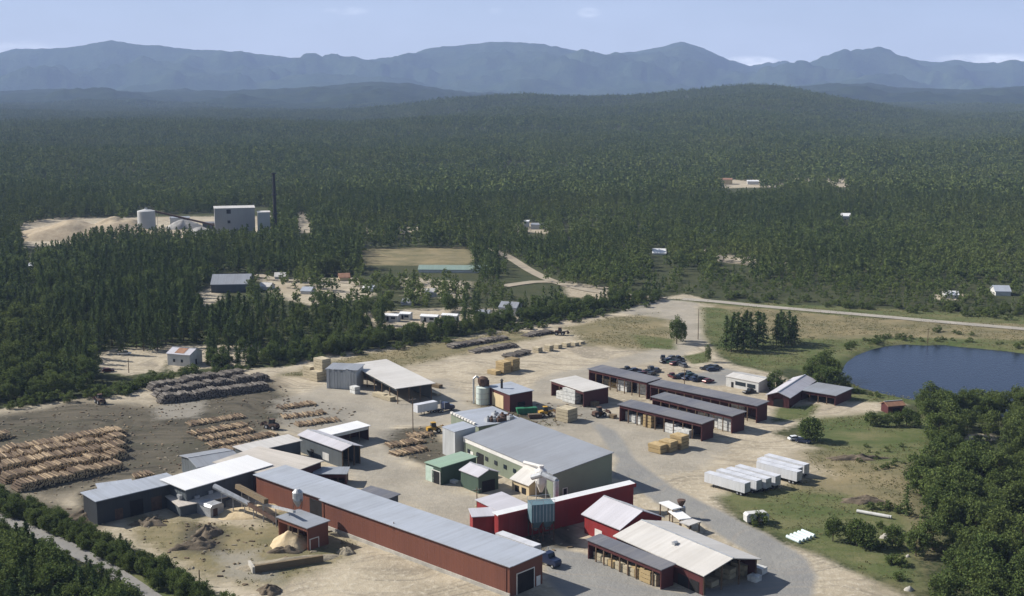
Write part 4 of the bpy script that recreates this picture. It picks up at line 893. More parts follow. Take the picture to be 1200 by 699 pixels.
farb('roadside_house', 'small white building in the wood above the road at right', 1108, 1123, 343, 350, 8, 'roof_white', 'wall_white', 'gable', 1.5)
farb('hillside_house', 'tiny white house on the wooded slope right of the centre', 985, 998, 251, 257, 10, 'roof_white', 'wall_white', 'gable', 2)
farb('left_edge_house', 'pale building half hidden at the left edge of the wood', 26, 40, 312, 319, 10, 'roof_white', 'wall_white')
farb('low_grey_house', 'long grey building by the gravel track right of the centre', 818, 838, 271, 277, 12, 'roof_grey', 'wall_white')
for x0, x1, y0, y1, nm in ((449, 466, 369, 376, 'leftmost'), (468, 480, 367, 374, 'second'), (492, 512, 370, 377, 'third'), (517, 535, 369, 376, 'rightmost')):
    e, L, h_ = farb('mobile_home', nm + ' of the four white mobile homes in the clearing behind the hedge', x0, x1, y0, y1 + 1.5, 4.5, 'roof_white', 'wall_white', 'gable', .7, yaw=-16, doors=[(.3, 1, 2, .4, 'dark', 'opening'), (.7, 2, 1, 1.4, 'glass', 'window')]); e['group'] = 'mobile homes in the clearing'
farb('green_roof_hut', 'small pale hut among the pines above the mobile homes', 500, 512, 340, 348, 8, 'roof_pale', 'wall_white', 'gable', 1.5, yaw=15)
# ------------------------------------------------------------------ silo, dust collector, pipes, stacks
def silo(px, py, rpx, toppy, label, mat='silo'):
    c = G(px, py); k = F / (c.y * CP + H * SP); r = rpx / k; hh = hgt(px, toppy, py)
    e = empty('steel_silo', c, 0, label, 'silo')
    MB().lathe([(r, 0), (r, hh * .9), (r * 1.03, hh * .9), (r * 1.03, hh * .92), (r * .2, hh)], 24).build('shell', M[mat], e)
    for z in (.3, .6): MB().lathe([(r * 1.02, hh * z), (r * 1.02, hh * z + .15)], 24).build('hoop', M['steel'], e)
    return e, r, hh
e, r, hh = silo(566, 473, 8.2, 452, 'pale green silo with a blower on top beside the cream fronted shed')
MB().lathe([(1.2, hh - .3), (1.8, hh + 1.2), (1.8, hh + 2.6), (.8, hh + 3.2)], 12).build('cyclone', M['rust'], e)
for p, q in (((-r - .8, 0, 0), (-r - .8, 0, hh + 2.4)), ((-r - .8, 0, hh + 2.4), (-r + .2, 0, hh + 3.3)), ((-r + .2, 0, hh + 3.3), (-.8, 0, hh + 2.2))): MB().cyl(p, q, .32, .32, 8).build('pipe', M['steel'], e)
MB().box(.2, 2.2, -.6, 1.2, hh - .2, hh + 1.8).build('motor_box', M['rust'], e)
c = G(588, 476); e = empty('exhaust_stack', c, 0, 'thin black exhaust stack in front of the cream wall', 'stack'); MB().cyl((0, 0, 0), (0, 0, hgt(588, 446, 476)), .42, .42, 10).build('shaft', M['black_metal'], e); MB().cyl((0, 0, hgt(588, 446, 476)), (0, 0, hgt(588, 446, 476) + .5), .7, .2, 10).build('cap', M['black_metal'], e)
# teal dust collector on legs
c = G(634, 632); k = F / (c.y * CP + H * SP)
e = empty('dust_collector', c, R(14), 'teal box shaped dust collector on steel legs in front of the red mill', 'dust collector')
bt = 5.0; bh = 4.5; bw = 2.9
MB().box(-bw, bw, -2.0, 2.0, bt, bt + bh).build('housing', M['teal'], e)
for k_ in range(2):
    x = -bw / 2 + k_ * bw; vs = [(x - 1.3, -1.8, bt - .01), (x + 1.3, -1.8, bt - .01), (x + 1.3, 1.8, bt - .01), (x - 1.3, 1.8, bt - .01), (x - .3, -.3, bt - 2.6), (x + .3, -.3, bt - 2.6), (x + .3, .3, bt - 2.6), (x - .3, .3, bt - 2.6)]
    MB().add(vs, [(0, 1, 2, 3), (4, 7, 6, 5), (0, 4, 5, 1), (1, 5, 6, 2), (2, 6, 7, 3), (3, 7, 4, 0)]).build('hopper', M['teal'], e)
for x in (-bw + .2, 0, bw - .2):
    for y in (-1.8, 1.8): MB().box(x - .13, x + .13, y - .13, y + .13, 0, bt - .01).build('leg', M['rust'], e)
for z in (1.6, 3.4): MB().box(-bw, bw, -1.95, -1.85, z, z + .15).build('brace', M['rust'], e)
MB().cyl((-bw, -2.05, 0), (bw, -2.05, bt), .08, .08, 5).build('brace', M['rust'], e)
for k_ in range(7): MB().box(-bw + .3 + k_ * .85, -bw + .42 + k_ * .85, -2.09, -2.01, bt + .1, bt + bh - .1).build('rib', M['steel'], e)
rl = MB()
for y in (-2, 2): rl.box(-bw, bw, y - .04, y + .04, bt + bh + 1.0, bt + bh + 1.08)
for x in (-bw, 0, bw):
    for y in (-2, 2): rl.box(x - .04, x + .04, y - .04, y + .04, bt + bh, bt + bh + 1.08)
rl.build('railing', M['steel'], e)
# two slender cyclones and a tall bent duct
c = G(634, 588); e = empty('cyclone_separator', c, 0, 'pale tapering cyclone standing behind the teal dust collector', 'cyclone')
MB().lathe([(.35, 2.6), (1.5, 5.2), (1.5, 8.6), (.7, 9.3), (.7, 10.0)], 16).build('body', M['trim_white'], e)
for x, y in ((-1.3, -1.3), (1.3, -1.3), (1.3, 1.3), (-1.3, 1.3)): MB().cyl((x, y, 0), (x, y, 6.2), .11, .11, 6).build('leg', M['steel'], e)
MB().cyl((0, 0, 9.6), (-4.5, 4, 9.6), .5, .5, 8).build('duct', M['trim_white'], e)
c = G(651.5, 607); e = empty('tall_duct', c, 0, 'tall pale vertical duct with a bent top right of the teal dust collector', 'duct'); th_ = hgt(651.5, 563, 607)
MB().cyl((0, 0, 0), (0, 0, th_), .75, .75, 12).build('riser', M['steel'], e); MB().cyl((0, 0, th_ - .1), (-3.4, 2.4, th_ + .8), .75, .75, 10).build('elbow', M['steel'], e); MB().cyl((-3.4, 2.4, th_ + .8), (-6, 5, th_ - .8), .75, .75, 10).build('branch', M['steel'], e)
MB().cyl((0, 0, 2.5), (-3, -4, 4.5), .5, .5, 8).build('outlet', M['steel'], e)
# conveyors of the sawmill
def W3(px, py, z): return G(px, py, z)
beam('outfeed_conveyor', 'grey enclosed conveyor pipe slanting down from the white sawmill roof', W3(251, 570, 6.8), W3(292, 591, 3.4), .75, 'steel', 3, hood=True)
beam('waste_conveyor', 'tan open conveyor on trestles beside the long red shed', W3(278, 570, 5.5), W3(312, 588, 5.8), .85, 'lumber_old', 4)
beam('waste_conveyor', 'dark sloping conveyor falling to the ground near the red shelter', W3(290, 590, 3.6), W3(325, 611, 1.4), .6, 'rust', 3)
beam('chip_conveyor', 'thin conveyor rising toward the red shelter roof', W3(300, 589, 2.0), W3(345, 600, 8.0), .45, 'steel', 3)
c = G(350, 622); e = empty('blower_cyclone', c, 0, 'small grey cyclone above the red shelter roof', 'cyclone'); MB().lathe([(.3, 6.2), (1.3, 8.0), (1.3, 10), (.5, 10.8)], 14).build('body', M['steel'], e)
for x, y in ((-1, -1), (1, -1), (1, 1), (-1, 1)): MB().cyl((x, y, 5.9), (x, y, 8.5), .1, .1, 5).build('leg', M['rust'], e)
heap('sawdust_heap', 'pale yellow sawdust heap spilling out of the red shelter', 341, 639, 5.4, 4.6, 3.5, 'sawdust', 'sawdust heap', 3)
heap('sawdust_heap', 'low spread of pale sawdust beneath the sawmill conveyors', 284, 602, 9, 5, 1.1, 'sawdust', 'sawdust heap', 6)
heap('sawdust_heap', 'thin pale drift of sawdust beside the long red shed', 315, 596, 6, 4, .9, 'sawdust', 'sawdust heap', 12)
heap('spoil_heap', 'rough brown heap of bark in the scrubby ground at the lower left', 231, 640, 5.5, 3, 1.8, 'spoil', 'bark heap', 14, .3, noisef=.9)
heap('spoil_heap', 'smaller dark heap of bark below and right of the sawmill', 243, 626, 3.6, 2.6, 1.8, 'spoil', 'bark heap', 15, .3, noisef=.9)
heap('spoil_heap', 'dark heap of bark debris by the left end of the log shed', 100, 606, 5, 3.5, 1.8, 'spoil', 'bark heap', 16, .3, noisef=.9)
heap('spoil_heap', 'dark debris left of the lower sawmill building', 177, 614, 4, 2.6, 1.4, 'spoil', 'bark heap', 17, 0, noisef=.9)
heap('spoil_heap', 'small dark clump of debris at the bottom edge of the yard', 316, 694, 3, 2.4, 1.6, 'spoil', 'bark heap', 18, noisef=.8)
heap('spoil_heap', 'grey rubble mound right of the red shelter', 405, 648, 2.4, 1.8, 1.3, 'sandfill', 'mound', 19, noisef=.7)
heap('spoil_heap', 'dark rubble against the front of the sawdust heap', 335, 647, 4.6, 1.6, 1.5, 'spoil', 'bark heap', 20, noisef=.9)
# concrete bunker wall
def wall_line(name, label, p, q, hh, th_, mat, cat):
    a = G(*p); b = G(*q); d = b - a; e = empty(name, a, math.atan2(d.y, d.x), label, cat)
    MB().box(0, d.length, 0, th_, -.2, hh).build('slab', M[mat], e); MB().box(-.6, -.01, -.1, 4.5, -.2, hh * .9).build('return_slab', M['concrete'], e); return e
e = wall_line('retaining_wall', 'long low weathered wall in the sand below the red shelter', (299, 672), (379, 659.5), 1.7, .8, 'lumber_old', 'wall')
heap('spoil_heap', 'flat sandy fill behind the long low wall', 337, 660, 13, 3.0, 1.3, 'sandfill', 'mound', 30, R(22), noisef=.3)
# ------------------------------------------------------------------ logs
LOGS = []          # (pos, dir angle, radius, length, dark, label, group)
def deck(p, q, length, hh, r, dark, label, group, prob=1.0, top=True):
    a = G(*p); b = G(*q); d = b - a; L = d.length; d.normalize(); nrm = Vector((-d.y, d.x, 0)); ang = math.atan2(nrm.y, nrm.x)
    nrow = max(1, int(hh / (r * 1.75)))
    for k in range(nrow):
        z = r + k * r * 1.75; s = k * r * 1.2; x = s
        prof = 1
        while x < L - s:
            env = .72 + .75 * noise.noise(Vector((x * .22, p[1] * .7, 3))) * .6 + .08
            if k < nrow * env and random.random() < prob:
                ll = length * random.uniform(.82, 1.12)
                c = a + d * x + nrm * (length / 2 + random.uniform(-.45, .45))
                LOGS.append((Vector((c.x, c.y, z + random.uniform(-.1, .22))), ang + random.uniform(-.045, .045) * (3 if hh < 1.5 else 1), r * random.uniform(.75, 1.2), ll, dark, label, group))
            x += r * 2.02 * random.uniform(.92, 1.12)
D1 = 'logs in the big deck at the left'
for i, (p, q) in enumerate((((-30, 541), (150, 510)), ((-30, 550), (152, 518)), ((-30, 561), (153, 527)), ((6, 568), (153, 536)), ((22, 578), (149, 549)))):
    deck(p, q, 5.2, 2.7, .27, False, ('brown log in the front row of the big log deck at left' if i == 4 else 'brown log in a rear row of the big log deck at left'), D1)
D2 = 'weathered logs by the left wood'
for p, q in (((178, 459), (290, 441)), ((184, 467), (318, 446)), ((188, 474), (318, 457))):
    deck(p, q, 5.0, 3.0, .28, True, 'weathered grey log in the dark decks beside the left wood', D2)
D3 = 'pale logs lying in low rows in the log yard'
for p, q in (((226, 512), (292, 500)), ((238, 518), (300, 507)), ((250, 525), (326, 511)), ((262, 531), (300, 525)), ((329, 481), (372, 475)), ((334, 492), (384, 486)), ((350, 501), (400, 494)), ((224, 500), (290, 490))):
    deck(p, q, 4.6, 1.0, .22, False, 'pale log in a low row in the middle of the muddy log yard', D3, .8)
D4 = 'pale logs by the corrugated tower'
for p, q in (((459, 526), (500, 519)), ((466, 536), (503, 528)), ((484, 515), (510, 511))):
    deck(p, q, 4.6, .9, .24, False, 'pale log in the small rows left of the corrugated tower', D4, .85)
for p, q in (((-20, 520), (16, 513)),): deck(p, q, 5, 2, .27, False, 'brown log in the small deck at the left edge', 'logs at the left edge')
D5 = 'old logs in the upper yard'
for p, q in (((531, 409), (598, 398)), ((557, 415), (608, 407)), ((600, 421), (624, 414)), ((620, 396), (650, 391))):
    deck(p, q, 5, 1.4, .26, True, 'old brown log in the thin rows of the upper yard', D5, .9)
for p, q in (((160, 562), (182, 558)), ((112, 585), (126, 580))): deck(p, q, 4, 1.0, .25, False, 'loose log lying behind the blue grey roofed log shed', 'loose logs behind the log shed', .8)
lm = {}
for dk in (0, 1): lm[dk] = MB().cyl((-.5, 0, 0), (.5, 0, 0), 1, .9, 8, mi=0, mc=1).mesh('log', [M['bark_dark'] if dk else M['bark'], M['cut_dark'] if dk else M['cut']])
def front(l):
    # score by size in the picture and exposure: height in the pile, nearness
    p = l[0]; px_, py_ = proj(p.x, p.y, p.z); return (l[2] * F / p.y) * (1.0 if (0 < px_ < 1200) else 0) + .02 * p.z
LOGS.sort(key=lambda l: -front(l))
for l in LOGS[:260]:
    o = bpy.data.objects.new('log', lm[1 if l[4] else 0]); COL.objects.link(o); o.location = l[0]; o.rotation_euler.z = l[1]; o.scale = (l[3], l[2], l[2]); tag(o, l[5], 'log', l[6])
mb = MB()
for l in LOGS[260:]:
    d = Vector((math.cos(l[1]), math.sin(l[1]), 0)) * l[3] / 2; mi = 2 if l[4] else 0
    mb.cyl(l[0] - d, l[0] + d, l[2], l[2] * .9, 7, mi=mi, mc=mi + 1)
tag(mb.build('logs', [M['bark'], M['cut'], M['bark_dark'], M['cut_dark']]), 'many more brown and grey logs heaped in rows across the muddy yard', 'logs', None, 'stuff')
# ------------------------------------------------------------------ lumber stacks
def stack_mesh(w_, d_, h_, mat):
    mb = MB(); n = max(1, int(round(h_ / 1.15))); q = h_ / n
    for k in range(n):
        mb.box(-w_ / 2 + random.uniform(-.1, .1), w_ / 2 + random.uniform(-.1, .1), -d_ / 2, d_ / 2, k * q + .12, (k + 1) * q - .02)
        for x in (-w_ * .35, 0, w_ * .35): mb.box(x - .06, x + .06, -d_ / 2 + .02, d_ / 2 - .02, k * q + .001, k * q + .118)
    return mb.mesh('lumber_stack', M[mat])
SM = {}
def stack(px, py, ang, w_, d_, h_, mat, label, group=None):
    key = (w_, d_, h_, mat)
    if key not in SM: SM[key] = stack_mesh(w_, d_, h_, mat)
    o = bpy.data.objects.new('lumber_stack', SM[key]); COL.objects.link(o); o.location = G(px, py); o.rotation_euler.z = ang + random.uniform(-.05, .05)
    return tag(o, label, 'lumber stack', group)
def wang(p, q):
    d = G(*q) - G(*p); return math.atan2(d.y, d.x)
AS = wang((726, 494), (822, 517)); AN = AS + math.pi / 2
def row(items, label, group, ang=AS):
    for (px, py, w_, h_, mat) in items: stack(px, py, ang, w_, 2.6, h_, mat, label, group)
row([(734, 491, 3.2, 2.9, 'wrap'), (741, 493.5, 2.4, 2.2, 'wrap'), (748, 496, 3.6, 2.9, 'wrap'), (761, 500.5, 3.4, 4.2, 'lumber'), (787, 507, 4.0, 3.0, 'wrap'), (795, 509, 3.0, 2.5, 'wrap'), (804, 512, 4.0, 2.6, 'wrap')], 'wrapped lumber bundle in the open front of the front maroon shed', 'bundles in the front maroon shed')
row([(773, 480, 3.6, 2.6, 'wrap'), (792, 484, 3.0, 2.0, 'wrap'), (803, 487, 4.4, 1.9, 'wrap'), (826, 492, 4, 2.6, 'wrap'), (839, 500, 3.6, 4.4, 'wrap'), (851, 504, 5.2, 4.9, 'wrap')], 'white wrapped bundle in the open front of the middle maroon shed', 'bundles in the middle maroon shed')
row([(780, 464, 3.2, 3.2, 'wrap'), (790, 467, 4.4, 3.8, 'wrap'), (808, 470, 5.0, 2.6, 'wrap'), (827, 474.5, 5.0, 4.2, 'wrap'), (841, 477, 3.4, 3.2, 'wrap'), (853, 480, 4.6, 3.2, 'wrap'), (867, 484.5, 5.4, 4.4, 'wrap')], 'white wrapped bundle in the open front of the longest maroon shed', 'bundles in the longest maroon shed')
row([(698, 447, 3.6, 2.2, 'wrap'), (713, 451, 4, 2.4, 'lumber_pale'), (720, 454, 4, 2.0, 'lumber'), (731, 458, 4.6, 4.0, 'wrap'), (755, 462, 4.6, 3.8, 'wrap')], 'lumber bundle in the open front of the rear left maroon shed', 'bundles in the rear left maroon shed')
stack(660, 468, AS, 4.4, 2.6, 2.9, 'wrap', 'low white bundle at the left front of the short white roofed shed')
stack(670, 471.5, AS, 6.0, 3.2, 5.0, 'wrap', 'tall white bundle at the front of the short white roofed shed')
stack(693, 475, AS, 5, 2.4, 1.6, 'lumber_old', 'low dark bundle at the right end of the short white roofed shed')
for (px, py, w_, h_, lb) in ((771, 529.5, 4.6, 2.6, 'leftmost and lowest'), (783, 528, 4.4, 3.2, 'middle'), (796, 525, 4.4, 4.2, 'rightmost and tallest')):
    stack(px, py, AS, w_, 3.8, h_, 'lumber', lb + ' of the three yellow lumber stacks in front of the front maroon shed', 'yellow stacks in the open yard')
stack(664, 493, AS, 5.2, 5, 4.4, 'lumber_pale', 'cream lumber stack alone behind the big grey mill')
stack(590, 437, AS, 4.6, 4, 4.6, 'lumber', 'left one of two tall yellow stacks in the rear yard'); stack(600, 434, AS, 4.6, 4, 4.8, 'lumber', 'right one of two tall yellow stacks in the rear yard'); stack(579, 438.5, AS, 4.8, 3, 1.6, 'lumber', 'low yellow stack beside the two tall ones in the rear yard')
stack(364, 442, AS, 4.6, 4, 4.4, 'lumber_pale', 'leftmost cream stack beside the silvery shed'); stack(371, 446, AS, 4.6, 3, 3.6, 'lumber_pale', 'short cream stack between two taller ones by the silvery shed'); stack(378, 444, AS, 5.4, 4, 8.0, 'lumber_pale', 'tallest cream stack touching the silvery shed'); stack(416, 461, AS, 3, 2.4, 2.6, 'wrap', 'small pale crate stack at the mouth of the large open shelter')
for (px, py, h_) in ((630, 413, 2.2), (643, 411, 2.4), (653, 408, 1.6), (663, 406, 1.6), (673, 405, 1.4), (680, 403, 1.2)): stack(px, py, AS, 3.2, 2.6, h_, 'lumber_pale', 'small pale stack in the spaced line across the upper yard', 'small stacks in the upper yard')
row([(706, 656, 3.2, 1.8, 'lumber_pale'), (713, 659.5, 2.6, 1.4, 'lumber_pale'), (722, 664, 3, 1.6, 'lumber'), (731, 668, 3, 2.0, 'lumber_pale'), (741, 672.5, 3.6, 2.0, 'lumber_pale'), (750, 676, 3, 2.4, 'lumber'), (760, 681.5, 3.4, 3.0, 'lumber'), (768, 684, 2.8, 2.6, 'lumber_pale')], 'small lumber stack in the mouth of the long open fronted shed at lower right', 'stacks in the open fronted shed', wang((690, 652), (775, 688)))
for (px, py, w_, h_) in ((832, 686, 3, 1.4), (850, 676, 4, 2.4), (868, 672, 4, 2.6)): stack(px, py, AS, w_, 2.6, h_, 'lumber_pale', 'pale lumber stack under the open gable of the warehouse', 'stacks in the warehouse end')
stack(887, 671, AS, 4, 2.2, 1.6, 'wrap', 'white bundle outside the right corner of the warehouse')
stack(884, 681, AS, 2.4, 2.2, 1.4, 'wrap', 'small white bundle in the shadow of the warehouse')
for (px, py, w_) in ((447, 466, 7), (455, 469, 5)): stack(px, py, AS, w_, 2.6, 1.5, 'lumber_pale', 'low pale stack in the shade of the large open shelter', 'stacks in the open shelter')
stack(500, 460, wang((465, 455), (520, 470)), 14, 1.8, .9, 'lumber_pale', 'very long low pale stack right of the large open shelter')
stack(512, 454, AS, 4, 2, 1.2, 'lumber_old', 'small brown stack behind the large open shelter')
for (px, py) in ((700, 488), (718, 490)): stack(px, py, AS, 2.2, 2, 1.2, 'lumber_old', 'small brown stack at the left end of the front maroon shed', 'brown stacks by the front shed')
stack(429, 602, AS, 3, 2, .6, 'lumber_pale', 'low pale stack on the gravel beyond the long red shed') if False else None
stack(528, 565, wang((499, 562), (518, 568)), 5, 1.4, .9, 'wrap', 'low white bundle on the ground before the green shed')
stack(571, 601, AS, 7, 2.4, 1.4, 'lumber_pale', 'pale stack behind the bright red end block')
# ------------------------------------------------------------------ vehicles
def wheel(parent, x, y, r, w_=.3):
    wmb = MB().cyl((x, y - w_ / 2, r), (x, y + w_ / 2, r), r, r, 14); t = wmb.build('wheel', M['black'], parent)
    MB().cyl((x, y - w_ / 2 - .02, r), (x, y + w_ / 2 + .02, r), r * .5, r * .5, 10).build('rim', M['steel'], t)
def car(loc, rz, paint, label, group, kind='car'):
    L = 4.6 if kind == 'car' else 5.3
    e = empty('parked_car' if kind == 'car' else 'pickup_truck', loc, rz, label, 'car' if kind == 'car' else 'pickup truck', group)
    body = [(-L / 2, .42), (-L / 2, .85), (-L / 2 + .12, 1.0), (L / 2 - 1.3, 1.02), (L / 2 - .12, .85), (L / 2, .6), (L / 2, .4), (L / 2 - .5, .32), (-L / 2 + .3, .32)]
    MB().prism(body, -.88, .88, 'y').build('body', paint, e)
    if kind == 'car': cab = [(-1.95, 1.0), (-1.5, 1.45), (.35, 1.47), (1.1, 1.01)]
    else: cab = [(-.5, 1.0), (-.35, 1.72), (.95, 1.74), (1.5, 1.02)]
    MB().prism([(x, z - .03) for x, z in cab], -.78, .78, 'y').build('cabin_glass', M['glass'], e)
    MB().prism([(cab[1][0] - .05, cab[1][1] - .05), (cab[1][0] + .1, cab[1][1] + .04), (cab[2][0] - .1, cab[2][1] + .04), (cab[2][0] + .1, cab[2][1] - .06)], -.76, .76, 'y').build('roof_panel', paint, e)
    if kind != 'car': MB().box(-L / 2 + .15, -.6, -.72, .72, 1.0, 1.06).build('cargo_bed', M['black'], e)
    for x in (-L / 2 + .85, L / 2 - .85):
        for y in (-.8, .8): wheel(e, x, y, .34, .22)
    for y in (-.6, .6): MB().box(L / 2 - .03, L / 2 + .02, y - .18, y + .18, .62, .76).build('headlight', M['trim_white'], e)
    return e
def paint(name, c):
    m, nt, b = nt_mat(name); b.inputs['Base Color'].default_value = c + (1,); b.inputs['Roughness'].default_value = .3; b.inputs['Metallic'].default_value = .2; b.inputs['Specular IOR Level'].default_value = .5; return m
PT = {'dark blue': paint('paint_dark_blue', (.02, .03, .07)), 'black': paint('paint_black', (.015, .015, .018)), 'dark red': paint('paint_dark_red', (.10, .015, .015)), 'dark green': paint('paint_dark_green', (.02, .05, .03)), 'grey': paint('paint_grey', (.12, .12, .13)), 'white': paint('paint_white', (.7, .7, .7))}
CARS = [(777, 422, 'black'), (784, 424, 'dark blue'), (788, 421, 'grey'), (786, 427, 'dark green'), (794, 422.5, 'dark blue'), (796, 426, 'black'), (800, 430, 'grey'), (745, 436, 'dark blue'), (734, 435, 'black'), (763, 433.5, 'black'), (755, 440, 'dark red'), (764, 440, 'black'),
        (788, 443, 'dark red'), (801, 442, 'black'), (810, 442, 'dark green'), (811, 446.5, 'dark blue'), (819, 447, 'black'), (830, 448.5, 'dark red'), (827, 434, 'black'), (835, 435, 'dark blue'), (838, 433, 'grey'), (748, 440, 'black')]
CARS2 = [(780, 425.5, 'black'), (790, 424.5, 'black'), (791, 428, 'dark red'), (797, 429, 'black'), (740, 437.5, 'black'), (759, 437, 'black'), (769, 436.5, 'dark blue'), (794, 443.5, 'black'), (805, 445, 'dark blue'), (815, 445, 'black'), (824, 446, 'black'), (832, 431.5, 'black'), (806, 440, 'grey')]
ca = wang((777, 424), (800, 421))
for i, (px, py, cn_) in enumerate(CARS):
    where = 'in the cluster nearest the road junction' if i < 7 else ('behind the rear left maroon shed' if i < 12 or i == 21 else ('in the row behind the longest maroon shed' if i < 18 else 'in the small group near the whitish office'))
    c = car(G(px, py), ca + random.uniform(-.5, .5) + (1.5 if i % 3 == 0 else 0), PT[cn_], '%s car parked %s' % (cn_, where), 'cars parked behind the sheds', 'car' if i % 4 else 'pickup')
    # larger family and work vehicles
    c.scale = (1.05, 1.05, 1.08)
for i, (px, py, cn_) in enumerate(CARS2):
    where = 'in the cluster nearest the road junction' if i < 4 else ('behind the rear left maroon shed' if i < 7 else ('in the row behind the longest maroon shed' if i != 11 else 'in the small group near the whitish office'))
    car(G(px, py), ca + random.uniform(-.4, .4) + (1.5 if i % 2 else 0), PT[cn_], '%s car parked %s' % (cn_, where), 'cars parked behind the sheds', 'car' if i % 3 else 'pickup')
car(G(878, 461), wang((870, 462), (888, 459)), PT['black'], 'black pickup parked alone in front of the whitish office', None, 'pickup')
car(G(886, 458), wang((870, 462), (888, 459)), PT['dark green'], 'dark green car touching the lone black pickup near the office', None)
car(G(858, 443.5), ca, PT['black'], 'black car at the left end of the whitish office', None)
car(G(932, 516), .3, PT['white'], 'white car beside the single tree in the middle of the right sand', None); car(G(941, 519), -.5, PT['dark blue'], 'dark blue car beneath the single tree on the right sand', None); car(G(1000, 0 + 521), .2, PT['dark red'], 'small dark red car on the grass right of the single tree', None) if False else None
car(G(127, 436), .3, PT['dark red'], 'dark red car at the left side of the small sandy lot in the wood', None); car(G(146, 416), .1, PT['white'], 'white van like car in the small sandy lot in the wood', None, 'pickup')
# semi trailers
def trailer(loc, rz, L, label, group, mat='trailer'):
    e = empty('semi_trailer', loc, rz, label, 'trailer', group); w_ = 1.25
    b = MB().box(0, L, -w_, w_, 1.05, 3.7).build('box_body', M[mat], e)
    MB().box(-.02, L + .02, -w_ - .02, w_ + .02, 3.7 - .02, 3.76).build('roof_panel', M['trailer_roof'], b)
    for y in (-.64, .64): MB().box(L + .01, L + .07, y - .61, y + .61, 1.15, 3.6).build('rear_door', M['steel'], e)
    MB().box(.5, L - .3, -.45, .45, .85, 1.14).build('chassis', M['black_metal'], e)
    for x in (L - 1.2, L - 2.4):
        for y in (-1.0, 1.0): wheel(e, x, y, .5, .5)
    for y in (-.9, .9): MB().box(2.8, 3.0, y - .08, y + .08, 0, 1.14).build('landing_leg', M['black_metal'], e)
    MB().box(L - .1, L + .05, -1.1, 1.1, .45, .6).build('bumper', M['black_metal'], e)
    return e
# nose at the left, doors towards the lower right
TR = [((828.5, 568), (871, 581), 'nearest and leftmost'), ((842, 565), (878, 576.5), 'second from the left'), ((853, 563), (899, 574.5), 'third from the left'), ((864, 560), (907, 571), 'fourth from the left, in the middle'), ((889, 555), (918, 567), 'fifth from the left, partly hidden'), ((890, 551), (934, 561.5), 'sixth from the left'), ((898, 547), (944, 558), 'farthest right')]
for p, q, lb in TR:
    a = G(*p); ang = wang((828.5, 568), (871, 580.3)); trailer(a, ang, 13.8, 'white box trailer on the sand, %s' % lb, 'white box trailers on the sand')
def tractor(loc, rz, label):
    e = empty('truck_tractor', loc, rz, label, 'truck')
    MB().prism([(0, .9), (0, 2.9), (.5, 3.2), (1.9, 3.1), (2.3, 2.1), (4.0, 1.9), (4.3, 1.5), (4.3, .7), (0, .7)], -1.1, 1.1, 'y').build('cab', PT['dark blue'], e)
    MB().prism([(1.98, 3.0), (2.34, 2.15), (2.38, 2.17), (2.03, 3.05)], -1.0, 1.0, 'y').build('windscreen', M['glass'], e)
    MB().box(-2.6, 0, -.45, .45, .7, 1.0).build('chassis', M['black_metal'], e)
    for x in (-2.1, -.9, 3.4):
        for y in (-1.0, 1.0): wheel(e, x, y, .5, .36)
    for y in (-1.2, 1.2): MB().cyl((-.15, y, .8), (-.15, y, 3.7), .1, .1, 8).build('exhaust_pipe', M['steel'], e)
    return e
ang = wang((585, 640), (637, 659)); t0 = G(585, 641); trailer(t0, ang, 12.8, 'white semi trailer parked between the long red shed and the red mill', None)
p = t0 + Vector((math.cos(ang), math.sin(ang), 0)) * 15.3; tractor(p, ang, 'dark truck tractor at the front of the white trailer by the red mill')
ang2 = wang((487, 486), (513, 481)); trailer(G(487, 487), ang2, 8.2, 'small white box trailer on the gravel left of the kiln block', None)
tractor(G(519, 482.5), ang2, 'dark truck tractor at the right end of the small white trailer')
ang3 = wang((243, 603), (262, 597)); 
e = empty('site_container', G(247, 607), ang3, 'pale grey rounded container in front of the lower sawmill building', 'container'); MB().prism([(0, 0), (0, 2.6), (.5, 3.1), (3.7, 3.1), (4.2, 2.6), (4.2, 0)], 0, 5.6, 'y').build('shell', M['steel'], e); MB().box(.8, 2.2, -.06, -.005, .1, 2.1).build('door', M['rust'], e)
def loader(loc, rz, label, mat='machine', boom=True):
    e = empty('wheel_loader', loc, rz, label, 'loader')
    MB().prism([(-2.6, .9), (-2.6, 1.9), (-1.2, 2.1), (.2, 1.8), (.4, .9)], -.95, .95, 'y').build('engine_hood', M[mat], e)
    MB().prism([(-1.1, 1.9), (-1.0, 3.3), (.3, 3.3), (.6, 1.7)], -.7, .7, 'y').build('cab', M['glass'], e)
    MB().box(-1.1, .4, -.78, .78, 3.3, 3.42).build('cab_roof', M[mat], e)
    for y in (-.6, .6): MB().cyl((.6, y, 1.4), (3.0, y, 1.9 if boom else .8), .14, .14, 6).build('lift_arm', M[mat], e)
    MB().prism([(2.9, 1.0), (3.1, 2.1), (3.9, 1.0), (3.5, .8)], -1.2, 1.2, 'y').build('grapple', M['rust'], e)
    for x in (-1.7, 1.1):
        for y in (-1.1, 1.1): wheel(e, x, y, .8, .5)
    return e
loader(G(509, 507), .4, 'yellow loader working beside the corrugated tower'); loader(G(117, 473), 2.2, 'dark brown loader on the mud above the big log deck', 'rust'); loader(G(657, 393), -.2, 'dark loader parked at the far edge of the upper yard', 'rust'); loader(G(318, 503), 2.6, 'rust coloured loader among the low rows of pale logs', 'rust')
loader(G(703, 488.5), .5, 'small rust coloured lift truck by the front maroon shed', 'rust'); loader(G(640, 488), .3, 'small yellow loader behind the big grey mill')
